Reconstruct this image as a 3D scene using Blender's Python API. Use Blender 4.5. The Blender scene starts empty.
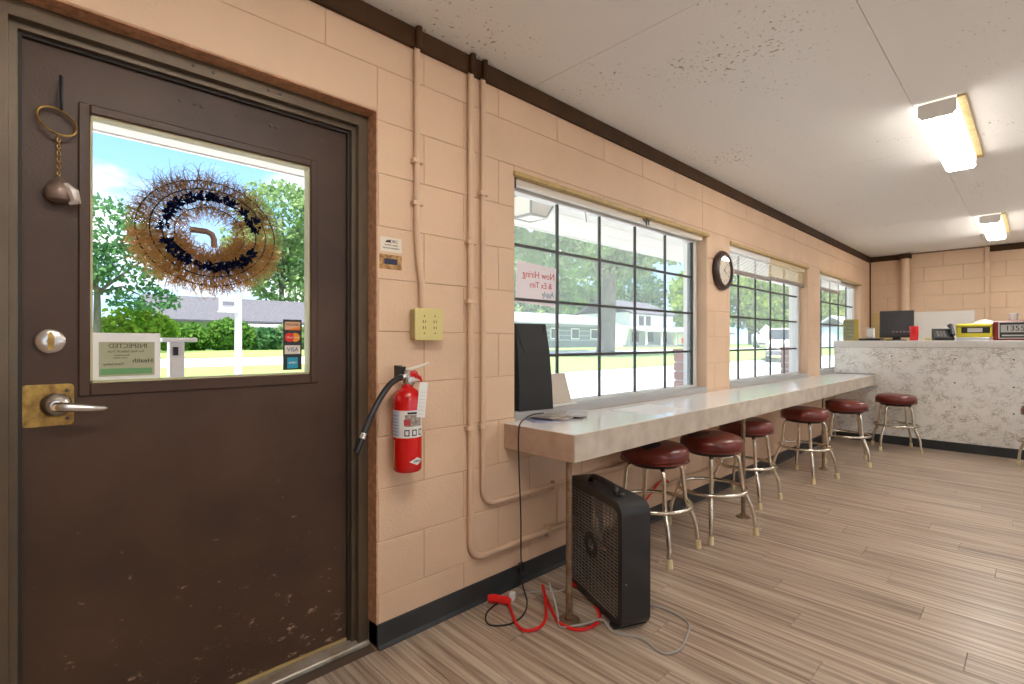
import bpy, math, random
import numpy as np
from mathutils import Vector, Matrix
random.seed(7); rng = np.random.default_rng(7)
SC = bpy.context.scene
C = SC.collection
PI = math.pi
# ------------------------------------------------------------------ camera
TH = math.radians(46.36); EYE = 1.18; FPX = 501.7
cd = bpy.data.cameras.new('camera'); cam = bpy.data.objects.new('camera', cd); C.objects.link(cam)
cd.sensor_width = 36; cd.lens = 36*FPX/1024; cd.clip_start = .02; cd.clip_end = 500
cam.location = (0, 0, EYE); cam.rotation_euler = (PI/2, 0, TH-PI/2)
SC.camera = cam
# ------------------------------------------------------------------ world, sun, exposure
W = bpy.data.worlds.new('sky'); SC.world = W; W.use_nodes = True
nt = W.node_tree; nt.nodes.clear()
def N(t, kind, **kw):
    n = t.nodes.new(kind)
    for k, v in kw.items(): setattr(n, k, v)
    return n
wo = N(nt, 'ShaderNodeOutputWorld'); bg = N(nt, 'ShaderNodeBackground'); tc = N(nt, 'ShaderNodeTexCoord')
mp = N(nt, 'ShaderNodeMapping'); mp.inputs['Scale'].default_value = (1, 1, 2.6)
nz = N(nt, 'ShaderNodeTexNoise'); nz.inputs['Scale'].default_value = 3.2; nz.inputs['Detail'].default_value = 7; nz.inputs['Roughness'].default_value = .55
rp = N(nt, 'ShaderNodeValToRGB'); rp.color_ramp.elements[0].position = .47; rp.color_ramp.elements[1].position = .66
sep = N(nt, 'ShaderNodeSeparateXYZ'); rz = N(nt, 'ShaderNodeValToRGB')
rz.color_ramp.elements[0].color = (.40, .62, .86, 1); rz.color_ramp.elements[0].position = .02
rz.color_ramp.elements[1].color = (.05, .24, .62, 1); rz.color_ramp.elements[1].position = .55
mx = N(nt, 'ShaderNodeMix', data_type='RGBA'); mx.inputs[7].default_value = (1.0, 1.0, 1.02, 1)
L = nt.links.new
L(tc.outputs['Generated'], mp.inputs['Vector']); L(mp.outputs[0], nz.inputs['Vector']); L(nz.outputs['Fac'], rp.inputs['Fac'])
L(tc.outputs['Generated'], sep.inputs[0]); L(sep.outputs['Z'], rz.inputs['Fac']); L(rz.outputs['Color'], mx.inputs[6])
L(rp.outputs['Color'], mx.inputs[0]); L(mx.outputs[2], bg.inputs['Color']); L(bg.outputs[0], wo.inputs['Surface'])
bg.inputs['Strength'].default_value = 1.0
sl = bpy.data.lights.new('sun', 'SUN'); sl.energy = 6.0; sl.angle = .03; sl.color = (1, .95, .86)
sun = bpy.data.objects.new('sun', sl); C.objects.link(sun); sun.location = (0, -5, 30)
sun.rotation_euler = Vector((.30, .26, -1.0)).to_track_quat('-Z', 'Y').to_euler()
SC.view_settings.view_transform = 'Standard'; SC.view_settings.look = 'None'
SC.view_settings.gamma = 1; SC.view_settings.use_curve_mapping = False
SC.view_settings.exposure = 1.2
LAMP = 17.0          # emission of the ceiling lamps' diffusers
# ------------------------------------------------------------------ helpers
def link(o, parent=None):
    C.objects.link(o)
    if parent is not None: o.parent = parent
    return o
def tag(o, label=None, cat=None, group=None, kind=None):
    if label: o['label'] = label
    if cat: o['category'] = cat
    if group: o['group'] = group
    if kind: o['kind'] = kind
    return o
def empty(name, loc=(0, 0, 0), rz=0, parent=None):
    o = bpy.data.objects.new(name, None); o.empty_display_size = .05
    link(o, parent); o.location = loc; o.rotation_euler = (0, 0, rz); return o
class MB:
    def __init__(s): s.v = []; s.f = []; s.m = None
    def add(s, vs, fs):
        b = len(s.v)
        s.v += [tuple(s.m @ Vector(p)) for p in vs] if s.m is not None else [tuple(p) for p in vs]
        s.f += [tuple(i+b for i in f) for f in fs]; return s
    def box(s, x0, x1, y0, y1, z0, z1):
        x0, x1 = sorted((x0, x1)); y0, y1 = sorted((y0, y1)); z0, z1 = sorted((z0, z1))
        return s.add([(x0,y0,z0),(x1,y0,z0),(x1,y1,z0),(x0,y1,z0),(x0,y0,z1),(x1,y0,z1),(x1,y1,z1),(x0,y1,z1)],
                     [(0,3,2,1),(4,5,6,7),(0,1,5,4),(1,2,6,5),(2,3,7,6),(3,0,4,7)])
    def bbox(s, x0, x1, y0, y1, z0, z1, c):     # box with all edges chamfered
        x0, x1 = sorted((x0, x1)); y0, y1 = sorted((y0, y1)); z0, z1 = sorted((z0, z1))
        c = min(c, (x1-x0)*.45, (y1-y0)*.45, (z1-z0)*.45)
        X = (x0, x1); Y = (y0, y1); Z = (z0, z1); vs = []; ix = {}
        for i in (0, 1):
            for j in (0, 1):
                for k in (0, 1):
                    sx, sy, sz = (1, -1)[i], (1, -1)[j], (1, -1)[k]
                    for a in range(3):
                        p = [X[i]+sx*c, Y[j]+sy*c, Z[k]+sz*c]; p[a] = (X[i], Y[j], Z[k])[a]
                        ix[i, j, k, a] = len(vs); vs.append(tuple(p))
        fs = []
        for i in (0, 1):
            fs.append([ix[i,0,0,0], ix[i,1,0,0], ix[i,1,1,0], ix[i,0,1,0]][::(1 if i else -1)])
            fs.append([ix[0,i,0,1], ix[0,i,1,1], ix[1,i,1,1], ix[1,i,0,1]][::(1 if i else -1)])
            fs.append([ix[0,0,i,2], ix[1,0,i,2], ix[1,1,i,2], ix[0,1,i,2]][::(1 if i else -1)])
        for i in (0, 1):
            for j in (0, 1):
                o = (i+j) % 2 == 0
                q = [ix[i,j,0,0], ix[i,j,0,1], ix[i,j,1,1], ix[i,j,1,0]]; fs.append(q if o else q[::-1])
                q = [ix[i,0,j,0], ix[i,0,j,2], ix[i,1,j,2], ix[i,1,j,0]]; fs.append(q[::-1] if o else q)
                q = [ix[0,i,j,1], ix[0,i,j,2], ix[1,i,j,2], ix[1,i,j,1]]; fs.append(q if o else q[::-1])
                for k in (0, 1):
                    q = [ix[i,j,k,0], ix[i,j,k,1], ix[i,j,k,2]]; fs.append(q if (i+j+k) % 2 else q[::-1])
        return s.add(vs, fs)
    def tube(s, pts, r, n=8, closed=False, caps=True):
        P = [Vector(p) for p in pts]; R = r if isinstance(r, (list, tuple)) else [r]*len(P)
        m = len(P); vs = []; fs = []; up = None
        for i in range(m):
            if closed: t = P[(i+1) % m]-P[i-1]
            else: t = P[min(i+1, m-1)]-P[max(i-1, 0)]
            if t.length < 1e-9: t = Vector((0, 0, 1))
            t.normalize()
            if up is None:
                up = Vector((0, 0, 1)) if abs(t.z) < .9 else Vector((1, 0, 0))
            a = up - t*up.dot(t)
            if a.length < 1e-6: a = t.orthogonal()
            a.normalize(); up = a; b = t.cross(a)
            for k in range(n):
                q = 2*PI*k/n; vs.append(P[i]+R[i]*(math.cos(q)*a+math.sin(q)*b))
        for i in range(m if closed else m-1):
            j = (i+1) % m
            for k in range(n):
                fs.append((i*n+k, i*n+(k+1) % n, j*n+(k+1) % n, j*n+k))
        if caps and not closed:
            fs.append(tuple(range(n))[::-1]); fs.append(tuple((m-1)*n+k for k in range(n)))
        return s.add(vs, fs)
    def cyl(s, a, b, r, n=16, r2=None): return s.tube([a, b], [r, r if r2 is None else r2], n)
    def lathe(s, prof, n=24, axis='z', c=(0, 0, 0)):       # profile of (r, h)
        vs = []; fs = []; m = len(prof)
        for r, h in prof:
            for k in range(n):
                q = 2*PI*k/n; u, v = r*math.cos(q), r*math.sin(q)
                p = {'z': (u, v, h), 'y': (u, -h, v), 'x': (h, u, v)}[axis]
                vs.append((p[0]+c[0], p[1]+c[1], p[2]+c[2]))
        for i in range(m-1):
            for k in range(n): fs.append((i*n+k, i*n+(k+1) % n, (i+1)*n+(k+1) % n, (i+1)*n+k))
        fs.append(tuple(range(n))[::-1]); fs.append(tuple((m-1)*n+k for k in range(n)))
        return s.add(vs, fs)
    def prism(s, poly, a, b, axis='y'):         # polygon in the two other axes, extruded a..b
        n = len(poly); vs = []
        for h in (a, b):
            for u, v in poly: vs.append({'y': (u, h, v), 'x': (h, u, v), 'z': (u, v, h)}[axis])
        fs = [tuple(range(n)), tuple(range(n, 2*n))[::-1]]
        for i in range(n): fs.append((i, i+n, (i+1) % n+n, (i+1) % n))
        return s.add(vs, fs)
    def build(s, name, m, parent=None, smooth=False, label=None, cat=None, group=None, kind=None):
        me = bpy.data.meshes.new(name); me.from_pydata(s.v, [], s.f)
        me.materials.append(m)
        import bmesh
        b = bmesh.new(); b.from_mesh(me); bmesh.ops.recalc_face_normals(b, faces=b.faces); b.to_mesh(me); b.free()
        if smooth:
            me.polygons.foreach_set('use_smooth', [True]*len(me.polygons))
            try: me.set_sharp_from_angle(angle=math.radians(smooth if smooth is not True else 40))
            except Exception: pass
        me.update()
        o = bpy.data.objects.new(name, me); link(o, parent); tag(o, label, cat, group, kind); return o
def B(): return MB()
def inst(src, parent, loc=(0, 0, 0), rz=0, name=None):
    o = bpy.data.objects.new(name or src.name.split('.')[0], src.data); link(o, parent)
    o.location = loc; o.rotation_euler = (0, 0, rz); return o
def copy_tree(o, parent=None):
    c = o.copy(); C.objects.link(c); c.parent = parent
    for ch in list(o.children): copy_tree(ch, c)
    return c
def quads(name, cen, u, v, m, parent=None, **kw):        # many small quads (leaves, straw)
    n = len(cen); vs = np.empty((n, 4, 3), 'f')
    vs[:, 0] = cen-u-v; vs[:, 1] = cen+u-v*.6; vs[:, 2] = cen+u*.7+v; vs[:, 3] = cen-u*.8+v*.8
    me = bpy.data.meshes.new(name); me.vertices.add(n*4); me.vertices.foreach_set('co', vs.ravel())
    me.loops.add(n*4); me.loops.foreach_set('vertex_index', np.arange(n*4, dtype='i'))
    me.polygons.add(n); me.polygons.foreach_set('loop_start', np.arange(0, n*4, 4, dtype='i'))
    me.update(calc_edges=True); me.materials.append(m)
    o = bpy.data.objects.new(name, me); link(o, parent); tag(o, **kw); return o
# ------------------------------------------------------------------ materials
MATS = {}
def mat(name, col, rough=.5, metal=0, var=0, vscale=8, bump=0, bscale=60, spec=.5, stretch=(1, 1, 1), col2=None, emit=0, trans=0, coat=0):
    if name in MATS: return MATS[name]
    m = bpy.data.materials.new(name); m.use_nodes = True; t = m.node_tree; b = t.nodes['Principled BSDF']
    b.inputs['Base Color'].default_value = (*col, 1); b.inputs['Roughness'].default_value = rough
    b.inputs['Metallic'].default_value = metal; b.inputs['Specular IOR Level'].default_value = spec
    b.inputs['Coat Weight'].default_value = coat; b.inputs['Coat Roughness'].default_value = .15
    if trans: b.inputs['Transmission Weight'].default_value = trans
    if emit:
        b.inputs['Emission Color'].default_value = (*col, 1); b.inputs['Emission Strength'].default_value = emit
    l = t.links.new
    if var or bump or col2:
        tcn = N(t, 'ShaderNodeNewGeometry'); mpn = N(t, 'ShaderNodeMapping'); mpn.inputs['Scale'].default_value = stretch
        l(tcn.outputs['Position'], mpn.inputs['Vector'])
    if var or col2:
        n = N(t, 'ShaderNodeTexNoise'); n.inputs['Scale'].default_value = vscale; n.inputs['Detail'].default_value = 6; n.inputs['Roughness'].default_value = .6
        l(mpn.outputs[0], n.inputs['Vector'])
        r = N(t, 'ShaderNodeValToRGB'); r.color_ramp.elements[0].position = .32; r.color_ramp.elements[1].position = .68
        c2 = col2 or tuple(max(0, c*(1-var)) for c in col); c1 = col if col2 else tuple(min(1, c*(1+var*.5)) for c in col)
        r.color_ramp.elements[0].color = (*c2, 1); r.color_ramp.elements[1].color = (*c1, 1)
        l(n.outputs['Fac'], r.inputs['Fac']); l(r.outputs['Color'], b.inputs['Base Color'])
    if bump:
        n2 = N(t, 'ShaderNodeTexNoise'); n2.inputs['Scale'].default_value = bscale; n2.inputs['Detail'].default_value = 4
        l(mpn.outputs[0], n2.inputs['Vector'])
        bp = N(t, 'ShaderNodeBump'); bp.inputs['Strength'].default_value = bump; bp.inputs['Distance'].default_value = .01
        l(n2.outputs['Fac'], bp.inputs['Height']); l(bp.outputs[0], b.inputs['Normal'])
    MATS[name] = m; return m
def glass(name, tint=(1, 1, 1), refl=.35, haze=0):
    if name in MATS: return MATS[name]
    m = bpy.data.materials.new(name); m.use_nodes = True; t = m.node_tree; t.nodes.clear()
    o = N(t, 'ShaderNodeOutputMaterial'); tr = N(t, 'ShaderNodeBsdfTransparent'); g = N(t, 'ShaderNodeBsdfGlossy'); f = N(t, 'ShaderNodeLayerWeight'); x = N(t, 'ShaderNodeMixShader')
    pw = N(t, 'ShaderNodeMath', operation='POWER'); ma = N(t, 'ShaderNodeMath', operation='MULTIPLY_ADD'); f.inputs['Blend'].default_value = .5
    pw.inputs[1].default_value = 5; ma.inputs[1].default_value = refl; ma.inputs[2].default_value = .0008
    tr.inputs[0].default_value = (*tint, 1); g.inputs['Roughness'].default_value = .02; l = t.links.new
    if haze:      # hazy film put into the pane, washing out the view with a pale veil
        d = N(t, 'ShaderNodeBsdfTranslucent'); d.inputs[0].default_value = (.9, .93, .92, 1); x2 = N(t, 'ShaderNodeMixShader'); x2.inputs[0].default_value = haze
        l(tr.outputs[0], x2.inputs[1]); l(d.outputs[0], x2.inputs[2]); tr = x2
    l(f.outputs['Facing'], pw.inputs[0]); l(pw.outputs[0], ma.inputs[0]); l(ma.outputs[0], x.inputs[0]); l(tr.outputs[0], x.inputs[1]); l(g.outputs[0], x.inputs[2]); l(x.outputs[0], o.inputs[0])
    MATS[name] = m; return m
def m_planks():
    m = bpy.data.materials.new('vinyl planks'); m.use_nodes = True; t = m.node_tree; b = t.nodes['Principled BSDF']; l = t.links.new
    g = N(t, 'ShaderNodeNewGeometry'); oi = N(t, 'ShaderNodeObjectInfo')
    add = N(t, 'ShaderNodeVectorMath', operation='ADD'); sc = N(t, 'ShaderNodeVectorMath', operation='SCALE'); cm = N(t, 'ShaderNodeCombineXYZ')
    l(oi.outputs['Random'], cm.inputs[1]); l(oi.outputs['Random'], cm.inputs[0]); l(cm.outputs[0], sc.inputs[0]); sc.inputs['Scale'].default_value = 17
    l(g.outputs['Position'], add.inputs[0]); l(sc.outputs[0], add.inputs[1])
    mp = N(t, 'ShaderNodeMapping'); mp.inputs['Scale'].default_value = (46, 1.1, 1); l(add.outputs[0], mp.inputs[0])
    n = N(t, 'ShaderNodeTexNoise'); n.inputs['Scale'].default_value = 1; n.inputs['Detail'].default_value = 5; n.inputs['Roughness'].default_value = .62; n.inputs['Distortion'].default_value = .3
    l(mp.outputs[0], n.inputs['Vector'])
    r = N(t, 'ShaderNodeValToRGB'); e = r.color_ramp.elements
    e[0].position = .30; e[0].color = (.145, .088, .058, 1); e[1].position = .74; e[1].color = (.64, .535, .435, 1)
    k = r.color_ramp.elements.new(.46); k.color = (.36, .262, .19, 1); k = r.color_ramp.elements.new(.58); k.color = (.51, .405, .315, 1)
    l(n.outputs['Fac'], r.inputs['Fac'])
    hs = N(t, 'ShaderNodeHueSaturation'); mr = N(t, 'ShaderNodeMapRange'); mr.inputs['To Min'].default_value = .92; mr.inputs['To Max'].default_value = 1.08
    l(oi.outputs['Random'], mr.inputs['Value']); l(mr.outputs[0], hs.inputs['Value']); l(r.outputs['Color'], hs.inputs['Color']); l(hs.outputs[0], b.inputs['Base Color'])
    n2 = N(t, 'ShaderNodeTexNoise'); n2.inputs['Scale'].default_value = 2.2; l(g.outputs['Position'], n2.inputs['Vector'])
    m2 = N(t, 'ShaderNodeMapRange'); m2.inputs['To Min'].default_value = .24; m2.inputs['To Max'].default_value = .44; l(n2.outputs['Fac'], m2.inputs['Value']); l(m2.outputs[0], b.inputs['Roughness'])
    bp = N(t, 'ShaderNodeBump'); bp.inputs['Strength'].default_value = .12; bp.inputs['Distance'].default_value = .003; l(n.outputs['Fac'], bp.inputs['Height']); l(bp.outputs[0], b.inputs['Normal'])
    b.inputs['Specular IOR Level'].default_value = .6
    return m
def m_door():
    m = bpy.data.materials.new('brown door paint'); m.use_nodes = True; t = m.node_tree; b = t.nodes['Principled BSDF']; l = t.links.new
    g = N(t, 'ShaderNodeNewGeometry'); n = N(t, 'ShaderNodeTexNoise'); n.inputs['Scale'].default_value = 2.5; n.inputs['Detail'].default_value = 5
    l(g.outputs['Position'], n.inputs['Vector'])
    r = N(t, 'ShaderNodeValToRGB'); r.color_ramp.elements[0].color = (.048, .025, .015, 1); r.color_ramp.elements[1].color = (.080, .043, .025, 1)
    r.color_ramp.elements[0].position = .35; r.color_ramp.elements[1].position = .65; l(n.outputs['Fac'], r.inputs['Fac'])
    # scuffs and chipped paint, mostly where feet hit the door
    mp = N(t, 'ShaderNodeMapping'); mp.inputs['Scale'].default_value = (9, 9, 16); mp.inputs['Rotation'].default_value = (0, .7, 0); l(g.outputs['Position'], mp.inputs[0])
    s = N(t, 'ShaderNodeTexNoise'); s.inputs['Scale'].default_value = 1.6; s.inputs['Detail'].default_value = 9; s.inputs['Roughness'].default_value = .72; l(mp.outputs[0], s.inputs['Vector'])
    sx = N(t, 'ShaderNodeSeparateXYZ'); l(g.outputs['Position'], sx.inputs[0])
    mr = N(t, 'ShaderNodeMapRange'); mr.inputs['From Min'].default_value = .0; mr.inputs['From Max'].default_value = .75; mr.inputs['To Min'].default_value = .07; mr.inputs['To Max'].default_value = -.04
    l(sx.outputs['Z'], mr.inputs['Value'])
    ad = N(t, 'ShaderNodeMath', operation='ADD'); l(s.outputs['Fac'], ad.inputs[0]); l(mr.outputs[0], ad.inputs[1])
    r2 = N(t, 'ShaderNodeValToRGB'); r2.color_ramp.elements[0].position = .64; r2.color_ramp.elements[1].position = .70; l(ad.outputs[0], r2.inputs['Fac'])
    x = N(t, 'ShaderNodeMix', data_type='RGBA'); x.inputs[7].default_value = (.36, .25, .17, 1); l(r2.outputs['Color'], x.inputs[0]); l(r.outputs['Color'], x.inputs[6]); l(x.outputs[2], b.inputs['Base Color'])
    b.inputs['Roughness'].default_value = .42; b.inputs['Specular IOR Level'].default_value = .35
    n2 = N(t, 'ShaderNodeTexNoise'); n2.inputs['Scale'].default_value = 130; l(g.outputs['Position'], n2.inputs['Vector'])
    bp = N(t, 'ShaderNodeBump'); bp.inputs['Strength'].default_value = .10; bp.inputs['Distance'].default_value = .006; l(n2.outputs['Fac'], bp.inputs['Height']); l(bp.outputs[0], b.inputs['Normal'])
    return m
def m_ceiling():
    m = bpy.data.materials.new('stippled ceiling'); m.use_nodes = True; t = m.node_tree; b = t.nodes['Principled BSDF']; l = t.links.new
    g = N(t, 'ShaderNodeNewGeometry'); n = N(t, 'ShaderNodeTexNoise'); n.inputs['Scale'].default_value = 42; n.inputs['Detail'].default_value = 6; n.inputs['Roughness'].default_value = .7
    l(g.outputs['Position'], n.inputs['Vector'])
    bp = N(t, 'ShaderNodeBump'); bp.inputs['Strength'].default_value = .35; bp.inputs['Distance'].default_value = .012; l(n.outputs['Fac'], bp.inputs['Height']); l(bp.outputs[0], b.inputs['Normal'])
    s = N(t, 'ShaderNodeTexNoise'); s.inputs['Scale'].default_value = 55; s.inputs['Detail'].default_value = 3; l(g.outputs['Position'], s.inputs['Vector'])
    p = N(t, 'ShaderNodeTexNoise'); p.inputs['Scale'].default_value = 1.6; l(g.outputs['Position'], p.inputs['Vector'])
    ad = N(t, 'ShaderNodeMath', operation='MULTIPLY_ADD'); ad.inputs[1].default_value = .46; l(p.outputs['Fac'], ad.inputs[0]); l(s.outputs['Fac'], ad.inputs[2])
    r = N(t, 'ShaderNodeValToRGB'); r.color_ramp.elements[0].position = .93; r.color_ramp.elements[1].position = 1.0
    r.color_ramp.elements[0].color = (.90, .89, .86, 1); r.color_ramp.elements[1].color = (.42, .37, .30, 1); l(ad.outputs[0], r.inputs['Fac']); l(r.outputs['Color'], b.inputs['Base Color'])
    b.inputs['Roughness'].default_value = .9; return m
def m_marble():
    m = bpy.data.materials.new('cracked marble laminate'); m.use_nodes = True; t = m.node_tree; b = t.nodes['Principled BSDF']; l = t.links.new
    g = N(t, 'ShaderNodeNewGeometry'); mp = N(t, 'ShaderNodeMapping'); mp.inputs['Rotation'].default_value = (.45, 0, 0); mp.inputs['Scale'].default_value = (1, 5.5, 9); l(g.outputs['Position'], mp.inputs[0])
    prev = None
    for k, (sc_, th_, seed) in enumerate(((1.0, .020, 0), (2.1, .024, 7.3), (1.5, .016, 21.0))):
        off = N(t, 'ShaderNodeVectorMath', operation='ADD'); off.inputs[1].default_value = (seed, seed*1.7, seed*.6); l(mp.outputs[0], off.inputs[0])
        n = N(t, 'ShaderNodeTexNoise'); n.inputs['Scale'].default_value = sc_; n.inputs['Detail'].default_value = 5; n.inputs['Roughness'].default_value = .58; n.inputs['Distortion'].default_value = .7; l(off.outputs[0], n.inputs['Vector'])
        sb = N(t, 'ShaderNodeMath', operation='SUBTRACT'); sb.inputs[1].default_value = .5; l(n.outputs['Fac'], sb.inputs[0])
        ab = N(t, 'ShaderNodeMath', operation='ABSOLUTE'); l(sb.outputs[0], ab.inputs[0])
        mr = N(t, 'ShaderNodeMapRange'); mr.inputs['From Min'].default_value = 0; mr.inputs['From Max'].default_value = th_; mr.inputs['To Min'].default_value = (.9, .65, .8)[k]; mr.inputs['To Max'].default_value = 0; l(ab.outputs[0], mr.inputs['Value'])
        if prev is None: prev = mr
        else:
            mx_ = N(t, 'ShaderNodeMath', operation='MAXIMUM'); l(prev.outputs[0], mx_.inputs[0]); l(mr.outputs[0], mx_.inputs[1]); prev = mx_
    n = N(t, 'ShaderNodeTexNoise'); n.inputs['Scale'].default_value = 9; n.inputs['Detail'].default_value = 4; l(g.outputs['Position'], n.inputs['Vector'])
    q = N(t, 'ShaderNodeMapRange'); q.inputs['From Min'].default_value = .38; q.inputs['From Max'].default_value = .58; l(n.outputs['Fac'], q.inputs['Value'])
    mu = N(t, 'ShaderNodeMath', operation='MULTIPLY'); l(prev.outputs[0], mu.inputs[0]); l(q.outputs[0], mu.inputs[1])
    x = N(t, 'ShaderNodeMix', data_type='RGBA'); x.inputs[6].default_value = (.93, .91, .86, 1); x.inputs[7].default_value = (.38, .33, .26, 1); l(mu.outputs[0], x.inputs[0]); l(x.outputs[2], b.inputs['Base Color'])
    b.inputs['Roughness'].default_value = .3; return m
def m_leaf(name, c1, c2):
    m = bpy.data.materials.new(name); m.use_nodes = True; t = m.node_tree; t.nodes.clear(); l = t.links.new
    o = N(t, 'ShaderNodeOutputMaterial'); g = N(t, 'ShaderNodeNewGeometry'); n = N(t, 'ShaderNodeTexNoise'); n.inputs['Scale'].default_value = .9; n.inputs['Detail'].default_value = 6
    l(g.outputs['Position'], n.inputs['Vector']); r = N(t, 'ShaderNodeValToRGB'); r.color_ramp.elements[0].position = .34; r.color_ramp.elements[1].position = .66
    r.color_ramp.elements[0].color = (*c1, 1); r.color_ramp.elements[1].color = (*c2, 1); l(n.outputs['Fac'], r.inputs['Fac'])
    d = N(t, 'ShaderNodeBsdfDiffuse'); tr = N(t, 'ShaderNodeBsdfTranslucent'); x = N(t, 'ShaderNodeMixShader'); x.inputs[0].default_value = .45
    l(r.outputs['Color'], d.inputs[0]); l(r.outputs['Color'], tr.inputs[0]); l(d.outputs[0], x.inputs[1]); l(tr.outputs[0], x.inputs[2]); l(x.outputs[0], o.inputs[0]); return m
M = dict(
    wall=mat('peach block paint', (.72, .505, .34), .55, var=.07, vscale=2.2, bump=.16, bscale=75),
    core=mat('peach joint paint', (.58, .385, .26), .7),
    trim=mat('dark brown trim', (.064, .031, .013), .6, var=.3, vscale=6, spec=.2),
    base=mat('slate vinyl base', (.030, .035, .038), .45, var=.25, vscale=9),
    plank=m_planks(), sub=mat('plank joint', (.09, .06, .04), .8),
    ceil=m_ceiling(), door=m_door(), marble=m_marble(),
    frame=mat('bronze door frame', (.135, .098, .062), .36, .35, var=.2, vscale=5),
    rawedge=mat('chipped orange plaster', (.56, .29, .16), .8, var=.35, vscale=40, bump=.5, bscale=90),
    black=mat('black plastic', (.012, .012, .013), .38), blackm=mat('black metal', (.020, .020, .022), .42),
    white=mat('white paint', (.82, .81, .78), .5), offw=mat('cream paint', (.76, .70, .58), .5),
    alu=mat('window aluminium', (.72, .72, .70), .4), darkbar=mat('dark window bar', (.040, .038, .036), .5),
    gold=mat('varnished wood strip', (.52, .36, .13), .45, var=.2, vscale=20),
    glass=glass('pane glass'), hazy=glass('dusty window glass', haze=.15), chrome=mat('worn chrome', (.74, .68, .57), .2, 1, var=.12, vscale=30),
    brass=mat('tarnished brass', (.55, .36, .10), .38, 1, col2=(.22, .12, .045), vscale=35),
    steel=mat('brushed steel', (.66, .64, .60), .26, 1), conduit=mat('peach painted conduit', (.70, .49, .33), .5, var=.08, vscale=9),
    ivory=mat('ivory plastic', (.66, .57, .22), .45), red=mat('extinguisher red', (.62, .004, .004), .22, coat=.5),
    paper=mat('white paper', (.80, .79, .76), .8), ink=mat('black ink', (.02, .02, .02), .8),
    lam=mat('counter laminate top', (.92, .91, .89), .10, var=.03, spec=.8, vscale=5),
    lamf=mat('counter fascia laminate', (.66, .585, .49), .38, col2=(.48, .41, .33), vscale=9),
    post=mat('rusty pipe post', (.40, .30, .20), .42, .7, col2=(.20, .12, .07), vscale=25),
    vinyl=mat('burgundy vinyl', (.165, .022, .014), .30, var=.35, vscale=10, coat=.15),
    tear=mat('torn vinyl backing', (.025, .017, .014), .75, var=.4, vscale=50),
    cream=mat('cream rubber', (.70, .58, .33), .6), lens=mat('lamp diffuser', (1, .955, .885), .5, emit=LAMP),
    redp=mat('red plastic', (.72, .012, .010), .35), grey=mat('grey cord', (.38, .36, .34), .5), silver=mat('silver plastic', (.5, .5, .5), .35, .3),
    yel=mat('yellow plastic', (.66, .56, .03), .4), maroon=mat('maroon plastic', (.16, .006, .012), .35),
    concrete=mat('pale concrete', (.72, .71, .68), .9, var=.1, vscale=1.2), asphalt=mat('pale road', (.50, .49, .48), .9, var=.1, vscale=.6),
    grass=mat('lawn', (.27, .40, .09), .9, col2=(.17, .30, .06), vscale=1.4),
    bark=mat('bark', (.20, .165, .13), .9, col2=(.09, .075, .06), vscale=5, stretch=(1, 1, .25), bump=.6, bscale=8),
    brick=mat('red brick', (.46, .15, .09), .85, var=.25, vscale=14), mortar=mat('mortar', (.55, .50, .44), .9),
)
def text(s, size, m, parent, loc, rot, name='lettering', mirror=False, ax='CENTER', thick=.0004):
    cu = bpy.data.curves.new('t', 'FONT'); cu.body = s; cu.size = size; cu.align_x = ax; cu.align_y = 'CENTER'; cu.extrude = thick
    cu.resolution_u = 3
    o = bpy.data.objects.new('t', cu); C.objects.link(o)
    dg = bpy.context.evaluated_depsgraph_get(); me = bpy.data.meshes.new_from_object(o.evaluated_get(dg))
    C.objects.unlink(o); bpy.data.objects.remove(o)
    if mirror: me.transform(Matrix.Scale(-1, 4, (1, 0, 0)))
    me.materials.clear(); me.materials.append(m)
    q = bpy.data.objects.new(name, me); link(q, parent); q.location = loc; q.rotation_euler = rot; return q
ROT_L = (PI/2, 0, 0)          # lettering on things facing -Y (window wall)
ROT_B = (PI/2, 0, -PI/2)      # lettering on things facing -X (far counter)
# ------------------------------------------------------------------ the room shell
YW, XB, ZC = 1.748, 9.10, 2.449
X0R, Y0R = -2.6, -4.2                       # rear wall and right wall
# floor with planks running across the room
floor = B().box(X0R-.15, XB+.15, Y0R-.15, YW+.16, -.12, -.005).build('floor', M['sub'], kind='structure')
PW, PL = .152, 1.22
pk = B().bbox(0, PW-.0014, 0, PL-.0014, -.008, 0, .0012).build('plank', M['plank'], floor)
pk.location = (X0R, 0, 0); first = True; rest = B()
nx = int((XB-X0R)/PW)+1
for i in range(nx):
    x = X0R+i*PW; off = (i*.4327 % 1)*PL
    y = YW-.002-off
    spans = []
    top = YW
    while top > Y0R:
        lo = y if y < top else top-PL
        lo = max(lo, Y0R); spans.append((lo, top)); top = lo; y = lo-PL
    for a, b_ in spans:
        w = min(PW, XB-x)
        if w < .02: continue
        cx, cy = x+w/2, (a+b_)/2
        d = cx*math.cos(TH)+cy*math.sin(TH); r = cx*math.sin(TH)-cy*math.cos(TH)
        vis = d > .6 and any(True for (px, py) in ((x, a), (x, b_), (x+w, a), (x+w, b_), (cx, cy)) if (px*math.cos(TH)+py*math.sin(TH)) > .5 and abs((px*math.sin(TH)-py*math.cos(TH))/(px*math.cos(TH)+py*math.sin(TH))) < 1.12 and 1.18/(px*math.cos(TH)+py*math.sin(TH)) < .78)
        if vis and cx < 7.4:
            if b_-a > PL-.01 and w > PW-.001:
                if first: o = pk; first = False
                else: o = inst(pk, floor)
                o.location = (x, a, 0)
            else:
                o = B().bbox(0, w-.0014, 0, b_-a-.0014, -.008, 0, .0012).build('plank', M['plank'], floor); o.location = (x, a, 0)
        else: rest.box(x, x+w-.0014, a, b_-.0014, -.006, 0)
rest.build('plank_field', M['plank'], floor, kind='stuff')
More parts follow.
